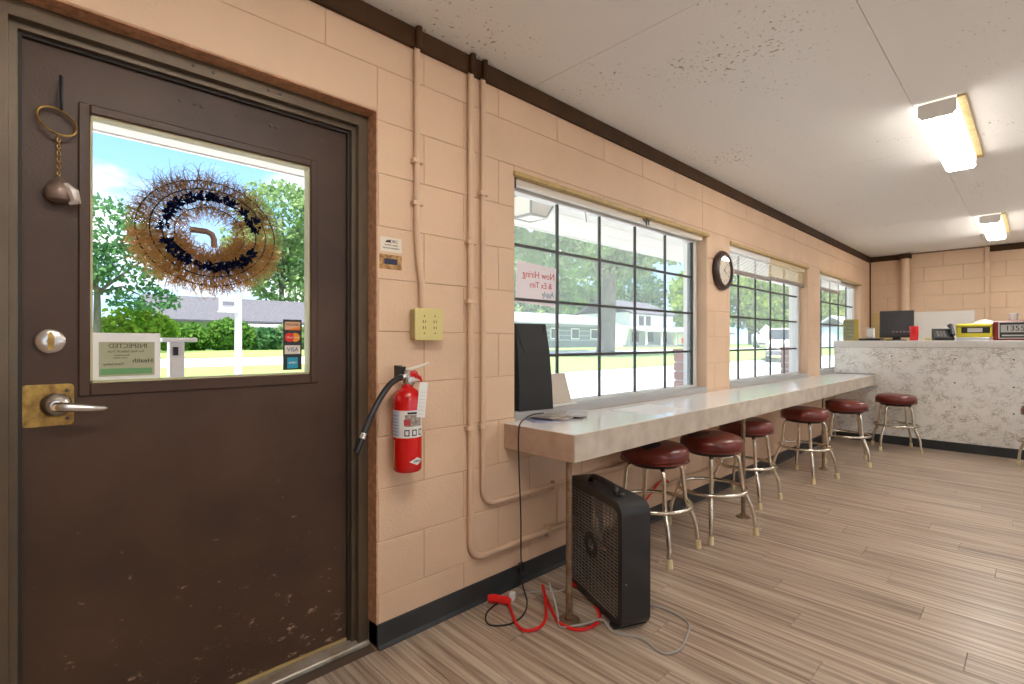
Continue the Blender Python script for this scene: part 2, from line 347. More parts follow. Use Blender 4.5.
# ceiling: slab with sheets of board
ceil = B().box(X0R-.15, XB+.15, Y0R-.15, YW+.3, ZC+.012, ZC+.2).build('ceiling', M['ceil'], kind='structure')
xs = [X0R, -.64, 1.80, 4.24, 6.68, XB]; ys = [YW, .466, -.754, -1.974, -3.194, Y0R]
for i in range(5):
    for j in range(5):
        B().bbox(xs[i]+.001, xs[i+1]-.001, ys[j+1]+.001, ys[j]-.001, ZC, ZC+.013, .001).build('ceiling_board', M['ceil'], ceil)
# block walls
CH, CL, ZB0 = .2032, .415, .204
def rect_minus(rs, o):
    out = []
    for (a, b, c, d) in rs:
        oa, ob, oc, od = o
        if ob <= a or oa >= b or od <= c or oc >= d: out.append((a, b, c, d)); continue
        if oa > a: out.append((a, oa, c, d))
        if ob < b: out.append((ob, b, c, d))
        m0, m1 = max(a, oa), min(b, ob)
        if oc > c: out.append((m0, m1, c, oc))
        if od < d: out.append((m0, m1, od, d))
    return out
def blocks(u0, u1, z0, z1, holes, uo, beam=None):      # beam: the course of long lintel blocks
    res = []; k = -1
    while ZB0+k*CH < z1:
        a, b = max(z0, ZB0+k*CH), min(z1, ZB0+(k+1)*CH)
        if b-a > .01:
            cl = CL*5.5 if k == beam else CL
            s = uo+(CL/2 if k % 2 else 0); n = math.floor((u0-s)/cl); u = s+n*cl
            while u < u1:
                rs = [(max(u, u0), min(u+cl, u1), a, b)]
                for h in holes: rs = rect_minus(rs, h)
                res += [r for r in rs if r[1]-r[0] > .012 and r[3]-r[2] > .012]; u += cl
        k += 1
    return res
DX0, DX1, DZ1 = -.115, .953, 2.066
WINS = [(1.68, 3.73), (4.143, 6.16), (6.61, 8.57)]
WZ0, WZ1 = .815, 2.005
holes = [(DX0, DX1, -1, DZ1)]+[(a, b, WZ0, WZ1) for a, b in WINS]
core = B(); YC = YW+.0035; YO = 1.935
for r in rect_minus(rect_minus(rect_minus(rect_minus([(X0R, XB+.15, -.1, ZC+.1)], holes[0]), holes[1]), holes[2]), holes[3]):
    core.box(r[0], r[1], YC, YO, r[2], r[3])
wl = core.build('wall_left', M['core'], kind='structure')
for (a, b, c, d) in blocks(X0R, XB, 0, 2.40, holes, 1.165, 9):
    e = .0011
    # visible returns at openings belong to the block: let it run into the reveal
    B().bbox(a+e, b-e, YW, YW+.03, c+e, d-e, .0026).build('block', M['wall'], wl)
# painted reveals of the openings
for (a, b) in WINS:
    B().box(a-.001, a+.006, YW+.004, YO, WZ0, WZ1).box(b-.006, b+.001, YW+.004, YO, WZ0, WZ1).box(a, b, YW+.004, YO, WZ1-.006, WZ1+.001).build('reveal', M['wall'], wl)
wb = B().box(XB+.0035, XB+.18, Y0R-.15, YW+.2, -.1, ZC+.1).build('wall_back', M['core'], kind='structure')
stuffb = B()
for (a, b, c, d) in blocks(Y0R, YW, 0, 2.449, [], .905-CL*3):
    e = .0011
    if b > -.7 and d > 1.05: B().bbox(XB, XB+.03, a+e, b-e, c+e, d-e, .0035).build('block', M['wall'], wb)
    else: stuffb.bbox(XB, XB+.03, a+e, b-e, c+e, d-e, .0035)
stuffb.build('block_field', M['wall'], wb, kind='stuff')
RW = [(-1.6, .9), (1.9, 4.4), (5.4, 7.9)]        # windows added in the unseen opposite wall to bring in fill daylight
rr_ = [(X0R-.15, XB+.18, -.1, ZC+.1)]
for a, b in RW: rr_ = rect_minus(rr_, (a, b, .80, 2.12))
b = B()
for r in rr_: b.box(r[0], r[1], Y0R-.18, Y0R, r[2], r[3])
b.build('wall_right', M['wall'], kind='structure')
B().box(X0R-.18, X0R, Y0R, YW, -.1, ZC+.1).build('wall_rear', M['wall'], kind='structure')
# dark ceiling trim boards
B().bbox(X0R, 3.828, YW-.018, YW, 2.366, ZC-.002, .002).build('trim_1', M['trim'], kind='structure')
B().bbox(3.831, XB, YW-.018, YW, 2.366, ZC-.002, .002).build('trim_2', M['trim'], kind='structure')
B().bbox(XB-.018, XB, 1.26, YW-.018, 2.372, ZC-.002, .002).build('trim_3', M['trim'], kind='structure')
B().bbox(XB-.018, XB, Y0R, .455, 2.366, ZC-.002, .002).build('trim_4', M['trim'], kind='structure')
B().bbox(XB-.006, XB, .455, 1.26, 2.428, ZC-.002, .002).build('trim_5', mat('paint residue', (.30, .20, .12), .8, var=.5, vscale=30), kind='structure')
B().bbox(XB-.012, XB, YW-.016, YW, 1.0, 2.366, .003).build('trim_6', M['trim'], kind='structure')
# baseboard with a small toe
p = [(YW, 0), (YW-.016, 0), (YW-.016, .004), (YW-.006, .016), (YW-.005, .093), (YW, .096)]
B().prism(p, .955, 7.2, 'x').build('baseboard_left', M['base'], kind='structure')
B().box(.953, .957, YW-.006, 1.812, .006, .092).build('baseboard_return', M['base'], bpy.data.objects['baseboard_left'])
# ------------------------------------------------------------------ door
door = empty('door_1', (.44, 1.87, 0)); tag(door, kind='structure')
def onto(par):      # builder that keeps world coordinates under a parent at some place
    b = B(); b.m = par.matrix_world.inverted() if False else Matrix.Translation(-Vector(par.location)); return b
f = onto(door)
FX0, FX1, FZ1 = -.112, .950, 2.060
for a, b, c, d in ((FX0, -.047, 0, FZ1), (.909, FX1, 0, FZ1), (-.047, .909, 2.018, FZ1)): f.box(a, b, 1.812, 1.935, c, d)
f.build('door_frame', M['frame'], door)
f = onto(door)
for a, b, c, d in ((-.047, -.030, 0, 2.018), (.893, .909, 0, 2.018), (-.030, .893, 2.0, 2.018)): f.box(a, b, 1.838, 1.93, c, d)
f.build('door_stop', M['frame'], door)
f = onto(door)
for a, b, c, d in ((-.030, -.022, 0, 2.0), (.885, .893, 0, 2.0), (-.022, .885, 1.992, 2.0)): f.box(a, b, 1.856, 1.93, c, d)
f.build('weather_strip', mat('dark weather strip', (.03, .022, .016), .6), door)
f = onto(door)
f.box(DX1-.004, DX1+.0005, YW+.001, 1.815, .10, DZ1).box(FX0, DX1, YW+.001, 1.815, DZ1-.004, DZ1+.0005)
f.build('plaster_return', M['rawedge'], door, label='chipped orange paint edge around the frame')
f = onto(door); LX0, LX1, LZ0, LZ1 = -.0219, .8849, .024, 1.9919
GX0, GX1, GZ0, GZ1 = .117, .745, 1.062, 1.832
for a, b, c, d in ((LX0, GX0, LZ0, LZ1), (GX1, LX1, LZ0, LZ1), (GX0, GX1, LZ0, GZ0), (GX0, GX1, GZ1, LZ1)): f.box(a, b, 1.870, 1.915, c, d)
leaf = f.build('door_leaf', M['door'], door)
f = onto(door)
for a, b, c, d in ((GX0-.026, GX0, GZ0-.036, GZ1+.026), (GX1, GX1+.026, GZ0-.036, GZ1+.026), (GX0, GX1, GZ0-.036, GZ0), (GX0, GX1, GZ1, GZ1+.026)): f.bbox(a, b, 1.8625, 1.871, c, d, .003)
f.build('glazing_bead', M['door'], door)
f = onto(door); f.box(GX0, GX0+.006, 1.872, 1.91, GZ0, GZ1).box(GX1-.006, GX1, 1.872, 1.91, GZ0, GZ1).box(GX0, GX1, 1.872, 1.91, GZ0, GZ0+.006).box(GX0, GX1, 1.872, 1.91, GZ1-.006, GZ1)
f.build('glazing_gasket', mat('cream glazing tape', (.55, .50, .30), .6), door)
onto(door).box(GX0+.005, GX1-.005, 1.889, 1.893, GZ0+.005, GZ1-.005).build('pane', M['glass'], door)
onto(door).bbox(-.11, .95, 1.80, 1.96, -.004, .016, .004).build('threshold', mat('worn threshold', (.62, .58, .50), .4, .5, col2=(.30, .2, .12), vscale=7), door)
onto(door).box(-.02, .884, 1.862, 1.872, .018, .026).build('door_sweep', mat('gold sweep', (.42, .30, .12), .5), door)
sm = mat('dark screw', (.10, .085, .07), .4, .8)
for (x, z, y) in ((.335, 1.945, 1.8695), (.375, 1.945, 1.8695), (.395, 1.944, 1.8695), (.5, 1.946, 1.8695), (.605, 1.945, 1.8695), (.625, 1.944, 1.8695), (.36, 2.04, 1.8118), (.415, 2.038, 1.8118), (.58, 2.04, 1.8118), (.62, 2.039, 1.8118)):
    b = onto(door); b.lathe([(.006, 0), (.005, .003), (.001, .004)], 8, 'y', (x, y, z)); b.build('screw', sm, door)
# deadbolt, latch plate, lever
b = onto(door); b.lathe([(.033, 0), (.033, .006), (.028, .010), (.012, .012), (.001, .012)], 28, 'y', (.032, 1.870, 1.182)); db = b.build('deadbolt', M['steel'], door, True)
b = onto(door); b.lathe([(.001, 0), (.008, .002), (.008, .012), (.001, .016)], 12, 'y', (.033, 1.860, 1.182)); b.build('spindle', M['steel'], door, True)
b = onto(door); b.prism([(.028, 1.158), (.039, 1.160), (.042, 1.185), (.037, 1.207), (.030, 1.207), (.027, 1.185)], 1.842, 1.852, 'y'); b.build('thumb_turn', M['brass'], door)
pts = []
for cx, cz, a0 in ((.072, 1.054, 0), (-.014, 1.054, 90), (-.014, .960, 180), (.072, .960, 270)):
    for k in range(4): q = math.radians(a0+30*k); pts.append((cx+.010*math.cos(q), cz+.010*math.sin(q)))
b = onto(door); b.prism(pts, 1.8665, 1.870, 'y'); lp = b.build('latch_plate', M['brass'], door)
for x, z in ((.068, 1.045), (.068, .968)):
    b = onto(door); b.lathe([(.005, 0), (.004, .003), (.001, .0035)], 10, 'y', (x, 1.8665, z)); b.build('screw', sm, door)
b = onto(door); b.lathe([(.034, 0), (.034, .008), (.030, .016), (.020, .022), (.014, .026), (.014, .050), (.001, .051)], 28, 'y', (.045, 1.8665, 1.008)); b.build('lever_rose', M['steel'], door, True)
b = onto(door); b.tube([(.043, 1.806, 1.006), (.05, 1.80, 1.006), (.075, 1.798, 1.003), (.11, 1.798, .998), (.142, 1.80, .995), (.150, 1.802, .994)], [.013, .014, .0125, .010, .0075, .003], 12)
b.build('lever_handle', M['steel'], door, True)
b = onto(door); b.lathe([(.009, 0), (.009, .004), (.001, .004)], 14, 'y', (.043, 1.796, 1.006)); b.build('keyway', mat('polished brass', (.75, .6, .3), .2, 1), door, True)
# hanging ring and shell bell
hb = empty('door_bell', (.052, 1.868, 1.58)); tag(hb, 'brass ring with chain and brown bell hanging from a hook high on the door', 'door bell')
b = onto(hb); b.box(.048, .060, 1.862, 1.8695, 1.82, 1.90).tube([(.054, 1.862, 1.90), (.054, 1.84, 1.905), (.054, 1.828, 1.885), (.054, 1.832, 1.84), (.056, 1.845, 1.815)], .004, 6); b.build('hook', M['blackm'], hb, True)
b = onto(hb); b.tube([(.046+.040*math.cos(q), 1.846+.006*math.sin(q), 1.782+.036*math.sin(q)+.010*math.cos(q)*-1) for q in np.linspace(0, 2*PI, 33)[:-1]], .0032, 8, True); b.build('ring', M['brass'], hb, True)
b = onto(hb)
for k in range(13):
    z = 1.742-k*.0092; c = [(.050+.0035*math.cos(q)*(1 if k % 2 else .2), 1.848+.0035*math.cos(q)*(.2 if k % 2 else 1), z+.0062*math.sin(q)) for q in np.linspace(0, 2*PI, 9)[:-1]]
    b.tube(c, .0012, 5, True)
b.build('chain', M['brass'], hb, True)
b = onto(hb); b.lathe([(.004, 1.632), (.010, 1.626), (.022, 1.612), (.030, 1.596), (.032, 1.582), (.026, 1.568), (.010, 1.560)], 18, 'z', (.050, 1.846, 0)); b.build('bell', mat('bronze shell', (.30, .22, .18), .4, .5, var=.4, vscale=40), hb, True)
b = onto(hb); b.tube([(.062, 1.83, 1.61), (.078, 1.826, 1.59), (.084, 1.826, 1.565), (.07, 1.826, 1.556)], [.008, .014, .012, .004], 8); b.build('shell_flap', mat('pale shell', (.62, .55, .50), .35, .3), hb, True)
# notices on the glass of the door
ins = empty('inspection_notice', (.195, 1.884, 1.06)); tag(ins, 'white framed inspection notice facing outward in the lower corner of the door glass', 'notice')
onto(ins).box(.120, .285, 1.880, 1.8885, 1.070, 1.207).build('board', M['white'], ins)
onto(ins).box(.137, .270, 1.8785, 1.880, 1.079, 1.180).build('paper', mat('olive paper', (.42, .42, .28), .7), ins)
onto(ins).box(.140, .264, 1.8778, 1.8785, 1.084, 1.102).build('green_band', mat('green band', (.16, .36, .15), .7), ins)
lo = Vector(ins.location); tk = mat('olive ink', (.10, .10, .06), .8)
for s, sz, x, z in (('INSPECTED', .0185, .205, 1.168), ('For Your Safety & Trust', .0088, .200, 1.152), ('Environmental', .0062, .190, 1.141), ('Public Health', .0062, .186, 1.133), ('Health', .019, .240, 1.124), ('Food Safety', .0100, .170, 1.115)):
    text(s, sz, tk, ins, Vector((x, 1.8775, z))-lo, ROT_L, mirror=True)
cdl = empty('payment_decal', (.68, 1.884, 1.07)); tag(cdl, 'black strip of payment card logos stuck on the door glass', 'decal')
onto(cdl).box(.654, .720, 1.886, 1.8885, 1.078, 1.262).build('backing', M['black'], cdl)
lo = Vector(cdl.location)
onto(cdl).box(.659, .714, 1.885, 1.886, 1.224, 1.254).build('card_mark', mat('peach card', (.72, .42, .25), .6), cdl)
onto(cdl).prism([(.659, 1.224), (.714, 1.224), (.714, 1.236)], 1.8845, 1.885, 'y').build('card_mark', mat('orange card', (.85, .22, .02), .6), cdl)
for cx, mm in ((.676, mat('card red', (.75, .03, .015), .6)), (.697, mat('card amber', (.85, .30, .02), .6))):
    onto(cdl).lathe([(.0165, 0), (.0165, .0012 if cx < .68 else .001), (.0001, .0012 if cx < .68 else .001)], 24, 'y', (cx, 1.886, 1.197)).build('card_mark', mm, cdl)
onto(cdl).box(.659, .714, 1.885, 1.886, 1.136, 1.168).build('card_mark', mat('card cream', (.75, .68, .58), .6), cdl)
onto(cdl).box(.668, .706, 1.885, 1.886, 1.084, 1.124).build('card_mark', mat('card teal', (.02, .34, .50), .6), cdl)
text('VISA', .021, mat('navy ink', (.02, .05, .25), .6), cdl, Vector((.687, 1.8844, 1.152))-lo, ROT_L)
text('DISCOVER', .0098, M['ink'], cdl, Vector((.686, 1.8842, 1.243))-lo, ROT_L)
text('AMEX', .011, M['paper'], cdl, Vector((.687, 1.8844, 1.104))-lo, ROT_L)
text('MasterCard', .0085, M['paper'], cdl, Vector((.687, 1.8844, 1.197))-lo, ROT_L)
# straw wreath outside the glass
wr = empty('straw_wreath', (.436, 1.955, 1.548)); tag(wr, 'round straw wreath with dark navy tufts hanging behind the door glass', 'wreath')
wire = mat('wreath wire', (.03, .022, .016), .5, .5)
for rr, yy in ((.095, -.012), (.128, -.024), (.158, -.024), (.190, -.010)):
    B().tube([(rr*1.09*math.cos(q), yy, rr*.93*math.sin(q)) for q in np.linspace(0, 2*PI, 49)[:-1]], .0022, 5, True).build('wire_ring', wire, wr, True)
def plumes(n, a0, a1, r0, r1, l0, l1, w, yy, m, name, curl=.35, kind='stuff', par=wr):
    b = MB()
    for _ in range(n):
        q = random.uniform(a0, a1); r = random.uniform(r0, r1); ln = random.uniform(l0, l1); cu = random.uniform(-curl, curl)
        y = random.uniform(-yy, yy); dq = q+random.uniform(-.45, .45); sg = 1
        p = [Vector((r*1.09*math.cos(q), y, r*.93*math.sin(q)))]
        for k in range(4):
            dq += cu*(.6+.5*k); p.append(p[-1]+Vector((math.cos(dq), random.uniform(-.25, .25), math.sin(dq)))*ln/4)
        vs = []; fs = []
        for k, pt in enumerate(p):
            t = (p[min(k+1, 4)]-p[max(k-1, 0)]).normalized(); nn = Vector((-t.z, .3, t.x)).normalized()*w*(1-.75*k/4)
            vs += [pt-nn, pt+nn]
        for k in range(4): fs.append((2*k, 2*k+1, 2*k+3, 2*k+2))
        b.add(vs, fs)
    return b.build(name, m, par, kind=kind)
st = m_leaf('straw', (.26, .12, .035), (.62, .36, .13)); st2 = m_leaf('dark straw', (.10, .06, .03), (.32, .18, .08))
plumes(900, 0, 2*PI, .11, .190, .035, .080, .0011, .03, st, 'straw', .55)
plumes(650, .12*PI, .98*PI, .12, .190, .045, .085, .0010, .03, st2, 'dark_straw', .75)
plumes(1100, 1.02*PI, 1.98*PI, .11, .19, .03, .065, .0018, .03, st, 'straw_skirt')
def inward(n, a0, a1, r0, r1, l0, l1, w, m, name):
    b = MB()
    for _ in range(n):
        q = random.uniform(a0, a1); r = random.uniform(r0, r1); ln = random.uniform(l0, l1); dq = q+PI+random.uniform(-.7, .7); cu = random.uniform(-.45, .45)
        p = [Vector((r*1.09*math.cos(q), random.uniform(-.03, .01), r*.93*math.sin(q)))]
        for k in range(3): dq += cu; p.append(p[-1]+Vector((math.cos(dq), random.uniform(-.2, .2), math.sin(dq)))*ln/3)
        vs = []; fs = []
        for k, pt in enumerate(p):
            t_ = (p[min(k+1, 3)]-p[max(k-1, 0)]).normalized(); nn = Vector((-t_.z, .3, t_.x)).normalized()*w*(1-.7*k/3); vs += [pt-nn, pt+nn]
        for k in range(3): fs.append((2*k, 2*k+1, 2*k+3, 2*k+2))
        b.add(vs, fs)
    return b.build(name, m, wr, kind='stuff')
inward(420, 0, 2*PI, .085, .13, .03, .07, .0011, st, 'inner_straw')
inward(420, 1.05*PI, 1.95*PI, .09, .13, .03, .075, .0016, st, 'inner_skirt')
inward(160, .1*PI, .9*PI, .09, .13, .03, .08, .0010, st2, 'inner_dark_straw')
navy = m_leaf('navy ribbon', (.004, .006, .02), (.018, .022, .065))
def tuft(a, ln, n):
    b = MB()
    for _ in range(n):
        q = a+random.uniform(-.5, .5)*ln; r = random.uniform(.112, .140); p = Vector((r*1.09*math.cos(q), random.uniform(-.052, -.034), r*.93*math.sin(q)))
        u_ = Vector((random.gauss(0, 1), random.gauss(0, .4), random.gauss(0, 1))).normalized()*random.uniform(.006, .013); v_ = Vector((random.gauss(0, 1), random.gauss(0, .4), random.gauss(0, 1))).normalized()*random.uniform(.003, .007)
        b.add([p-u_-v_, p+u_-v_*.5, p+u_*.8+v_, p-u_*.7+v_], [(0, 1, 2, 3)])
    b.build('navy_tuft', navy, wr)
for a, ln, n in ((.38, .45, 50), (.80, .22, 18), (1.18, .30, 30), (1.58, .34, 40), (2.0, .40, 46), (2.42, .34, 36), (2.78, .30, 30), (3.1, .2, 14), (3.85, .75, 95), (4.45, .25, 20), (4.85, .45, 50), (5.35, .5, 55), (5.8, .2, 15)): tuft(a, ln, n)
B().tube([(-.060, -.012, .006), (-.012, -.012, .006), (.004, -.012, -.002), (.010, -.012, -.018), (.010, -.012, -.045)], .010, 10).build('hanger_bracket', mat('brown bracket', (.25, .14, .09), .5), wr, True)
# ------------------------------------------------------------------ windows
YG = 1.85
def window(i, x0, x1, px0):
    w = empty('window_%d' % i, ((x0+x1)/2, YG, WZ0)); tag(w, kind='structure')
    zb, zt = .838, 1.945
    b = onto(w); b.box(x0+.006, x0+.022, 1.828, 1.885, WZ0+.02, WZ1-.006).box(x1-.055, x1-.008, 1.828, 1.885, WZ0+.02, WZ1-.006).box(x0+.022, x1-.055, 1.828, 1.885, zt, 1.999).box(x0+.022, x1-.055, 1.828, 1.885, WZ0+.02, zb+.012)
    b.build('window_frame', M['alu'], w)
    onto(w).bbox(x0+.004, x1-.004, YW-.004, 1.935, WZ0-.018, WZ0+.022, .004).build('window_sill', mat('grey sill', (.42, .41, .40), .4), w)
    xr = px0+.39*5
    onto(w).box(xr-.006, xr+.012, 1.835, 1.875, zb, zt).build('sash_rail', M['darkbar'], w)
    onto(w).box(xr+.022, xr+.034, 1.832, 1.88, zb, zt).build('sash_rail', M['darkbar'], w)
    onto(w).box(px0-.006, px0+.006, 1.838, 1.872, zb, zt).build('sash_rail', M['darkbar'], w)
    for k in range(1, 5): onto(w).box(px0+.39*k-.006, px0+.39*k+.006, 1.842, 1.858, zb, zt).build('muntin', M['darkbar'], w)
    zs = [zb, 1.107, 1.40, 1.678, zt]
    for z in zs[1:4]: onto(w).box(px0, xr, 1.841, 1.859, z-.0075, z+.0075).build('muntin', M['darkbar'], w)
    for k in range(5):
        for j in range(4):
            onto(w).box(px0+.39*k+.009, px0+.39*(k+1)-.009, 1.8485, 1.8515, zs[j]+.006, zs[j+1]-.006).build('pane', M['hazy'], w)
    onto(w).box(x1-.014, x1-.0065, 1.886, 1.934, WZ0+.022, WZ1-.007).build('exterior_jamb', M['white'], w)
    onto(w).bbox(x0, x1+.02, YW-.012, YW+.035, 1.985, 2.008, .003).build('head_strip', M['gold'], w)
    return w
w1 = window(1, *WINS[0], 1.72); w2 = window(2, *WINS[1], 4.165); w3 = window(3, *WINS[2], 6.635)
onto(w1).box(1.69, 3.70, 1.772, 1.805, 1.955, 1.984).build('blind_headrail', M['offw'], w1)
b = onto(w1); b.box(1.688, 1.712, 1.765, 1.78, 1.935, 1.992); b.build('rail_bracket', M['blackm'], w1)
b = onto(w1); b.tube([(2.86, 1.765, 1.975), (2.89, 1.76, 1.965), (2.93, 1.765, 1.975)], .006, 6).tube([(2.89, 1.76, 1.985), (2.885, 1.758, 1.94)], .005, 6).tube([(2.91, 1.76, 1.98), (2.915, 1.758, 1.945)], .004, 6); b.build('rail_bracket', M['blackm'], w1)
onto(w1).tube([(2.30, 1.80, 1.945), (2.31, 1.80, 1.87)], .004, 6).build('tilt_wand', M['white'], w1)
def blind(x0, x1, z0, m, label, tilt):
    o = empty('window_blind', ((x0+x1)/2, 1.79, z0)); tag(o, label, 'blind', 'slatted blinds pulled part way up')
    onto(o).box(x0, x1, 1.772, 1.812, 1.945, 1.984).build('headrail', m, o)
    b = onto(o); n = int((1.94-z0-.03)/.0125)
    for k in range(n):
        z = z0+.034+k*(1.94-z0-.034)/n
        b.add([(x0, 1.786, z-tilt), (x1, 1.786, z-tilt), (x1, 1.798, z+tilt), (x0, 1.798, z+tilt)], [(0, 1, 2, 3)])
    b.build('slats', m, o, kind='stuff')
    b = onto(o); n = 5
    for k in range(n): b.box(x0, x1, 1.778, 1.806, z0+.010+k*.0045, z0+.0125+k*.0045)
    b.build('gathered_slats', mat('shaded slat', (.50, .46, .42), .6), o, kind='stuff')
    onto(o).bbox(x0, x1, 1.778, 1.806, z0-.004, z0+.009, .002).build('bottom_rail', mat('brown rail', (.34, .27, .22), .6), o)
    for x in (x0+.12, x1-.12): onto(o).cyl((x, 1.777, z0), (x, 1.777, 1.95), .0012, 5).build('cord', M['white'], o)
blind(4.155, 5.12, 1.768, M['white'], 'white slatted blind beside the wall clock, left of the cream blind', .0062)
blind(5.135, 6.15, 1.785, mat('yellowed slat', (.74, .62, .40), .6), 'cream slatted blind in the middle window, right of the white blind', .0068)
blind(6.62, 7.60, 1.805, M['white'], 'white slatted blind in the window above the far counter', .0062)
for k, (a, b_) in enumerate(RW):  # frames and panes of the added windows, all out of view
    w = empty('window_%d' % (k+4), ((a+b_)/2, Y0R-.09, .80)); tag(w, kind='structure')
    f = onto(w); f.box(a, a+.03, Y0R-.12, Y0R-.06, .80, 2.12).box(b_-.03, b_, Y0R-.12, Y0R-.06, .80, 2.12).box(a, b_, Y0R-.12, Y0R-.06, .80, .83).box(a, b_, Y0R-.12, Y0R-.06, 2.09, 2.12); f.build('window_frame', M['alu'], w)
    for j in range(1, 5): onto(w).box(a+j*.5-.01, a+j*.5+.01, Y0R-.105, Y0R-.075, .83, 2.09).build('muntin', M['darkbar'], w)
    for j in range(5): onto(w).box(a+j*.5+.01, a+j*.5+.49, Y0R-.092, Y0R-.088, .83, 2.09).build('pane', M['glass'], w)
# poster on the first window
ps = empty('window_poster', (1.95, 1.852, 1.38)); tag(ps, 'pale pink handwritten poster taped on the first window facing out', 'poster')
mm = Matrix.Translation(-Vector(ps.location)); b = MB(); b.m = mm
b.prism([(1.788, 1.385), (2.090, 1.372), (2.098, 1.585), (1.796, 1.602)], 1.8455, 1.8470, 'y'); b.build('sheet', mat('pink white paper', (.88, .81, .85), .7), ps)
lo = Vector(ps.location); pr = mat('red marker', (.60, .09, .12), .7); pb = mat('blue marker', (.10, .28, .40), .7)
for s, sz, x, z, m_ in (('Now Hiring', .052, 1.96, 1.535, pr), ('& Ex Tim', .046, 1.975, 1.482, pr), ('Apply', .042, 2.03, 1.436, pb)):
    text(s, sz, m_, ps, Vector((x, 1.8450, z))-lo, ROT_L, mirror=True)
# ------------------------------------------------------------------ window counter
XE, YF, ZT, ZU, XK = 1.618, 1.324, .795, .678, 7.19
XC = XK-.011       # far end of the window counter
wc = empty('window_counter', (4.4, 1.53, 0)); tag(wc, 'long pale laminate counter running under the windows on pipe posts', 'counter')
onto(wc).box(XE, XC, YF, YW-.001, ZT-.03, ZT).build('counter_top', M['lam'], wc)
onto(wc).bbox(XE, XC, YF-.004, YF+.018, ZU, ZT-.0012, .0015).build('front_fascia', M['lamf'], wc)
onto(wc).bbox(XE-.004, XE+.018, YF-.002, YW-.001, ZU, ZT-.0012, .0015).build('end_fascia', mat('rosy end fascia', (.52, .37, .28), .42, col2=(.40, .27, .20), vscale=12), wc)
onto(wc).box(XC-.012, XC, YF, YW-.02, ZT, ZT+.010).build('back_edge', mat('edge strip', (.30, .28, .26), .5), wc)
for k, x in enumerate((1.642, 3.462, 5.296)):
    onto(wc).cyl((x, 1.372, .012), (x, 1.372, ZT-.03), .0135, 14).build('post', M['post'], wc, True)
    b = onto(wc); b.lathe([(.046, 0), (.046, .005), (.040, .008), (.022, .010), (.020, .022), (.014, .024)], 20, 'z', (x, 1.372, 0)); b.build('post_flange', M['post'], wc, True)
# ------------------------------------------------------------------ far service counter
bc = empty('service_counter', (XK+.3, 0, 0)); tag(bc, 'tall service counter with cracked marble pattern front at the far end', 'counter')
YE = -2.2
onto(bc).bbox(XK-.03, XK+.62, YE, YW-.002, 1.118, 1.196, .004).build('counter_top', mat('white counter edge', (.74, .72, .68), .35, var=.08, vscale=12), bc)
onto(bc).box(XK, XK+.03, YE, YW-.002, .0, 1.119).build('front_panel', M['marble'], bc)
onto(bc).box(XK+.03, XK+.58, YE, YE+.03, 0, 1.119).build('end_panel', M['marble'], bc)
onto(bc).bbox(XK-.010, XK, YE, YW-.02, 0, .098, .003).build('toe_strip', M['base'], bc)
for y, z in ((1.17, 1.02), (.62, 1.0), (.17, 1.0), (.62, .74), (.17, .72), (.17, .45), (.62, .48), (1.09, .96)):
    b = onto(bc); b.lathe([(.007, 0), (.006, .003), (.001, .004)], 8, 'y'); 
    b = onto(bc); b.add([(XK-.002, y+.008*math.cos(q), z+.008*math.sin(q)) for q in np.linspace(0, 2*PI, 9)[:-1]]+[(XK-.004, y, z)], [(i, (i+1) % 8, 8) for i in range(8)]); b.build('nail_head', M['blackm'], bc)
# ------------------------------------------------------------------ ceiling lamps
def lamp(x, y, label):
    o = empty('ceiling_lamp', (x+.59, y, ZC-.09)); tag(o, label, 'ceiling light', 'wraparound fluorescent ceiling lights')
    b = onto(o); b.box(x+.02, x+1.17, y-.062, y+.062, ZC-.03, ZC-.0005); b.build('housing', M['offw'], o)
    b = onto(o); w = .076; p = [(y-w, ZC-.012), (y-w, ZC-.070), (y-w+.012, ZC-.088), (y+w-.012, ZC-.088), (y+w, ZC-.070), (y+w, ZC-.012)]
    b.box(x+.012, x+1.178, y-w, y+w, ZC-.074, ZC-.010); b.build('diffuser_side', mat('lamp diffuser side', (1, .955, .885), .5, emit=LAMP*.09), o)
    b = onto(o); b.prism([(y-w, ZC-.0745), (y-w+.012, ZC-.088), (y+w-.012, ZC-.088), (y+w, ZC-.0745)], x+.012, x+1.178, 'x'); b.build('diffuser', M['lens'], o)
    for a in (x, x+1.178): onto(o).prism([(y-w-.002, ZC-.010), (y-w-.002, ZC-.071), (y-w+.012, ZC-.090), (y+w-.012, ZC-.090), (y+w+.002, ZC-.071), (y+w+.002, ZC-.010)], a, a+.012, 'x').build('end_cap', mat('lamp end cap', (.85, .82, .77), .5), o)
    onto(o).box(x+.01, x+1.25, y-.112, y-.078, ZC-.012, ZC-.0005).build('old_mount_strip', mat('yellowed strip', (.60, .47, .22), .7, var=.2, vscale=20), o)
for x, y, l_ in ((3.42, .366, 'long white fluorescent ceiling light nearer the camera'), (6.87, .330, 'fluorescent ceiling light farther away above the service counter'),
                 (-.03, .366, 'added unseen fluorescent ceiling light over the entrance door'), (-.03, -2.3, 'added unseen fluorescent ceiling light at the rear corner of the room'),  # four extra lamps outside the view, added to brighten the room
                 (3.42, -2.3, 'added unseen fluorescent ceiling light in the middle of the second row'), (6.87, -2.3, 'added unseen fluorescent ceiling light at the far end of the second row')):
    lamp(x, y, l_)
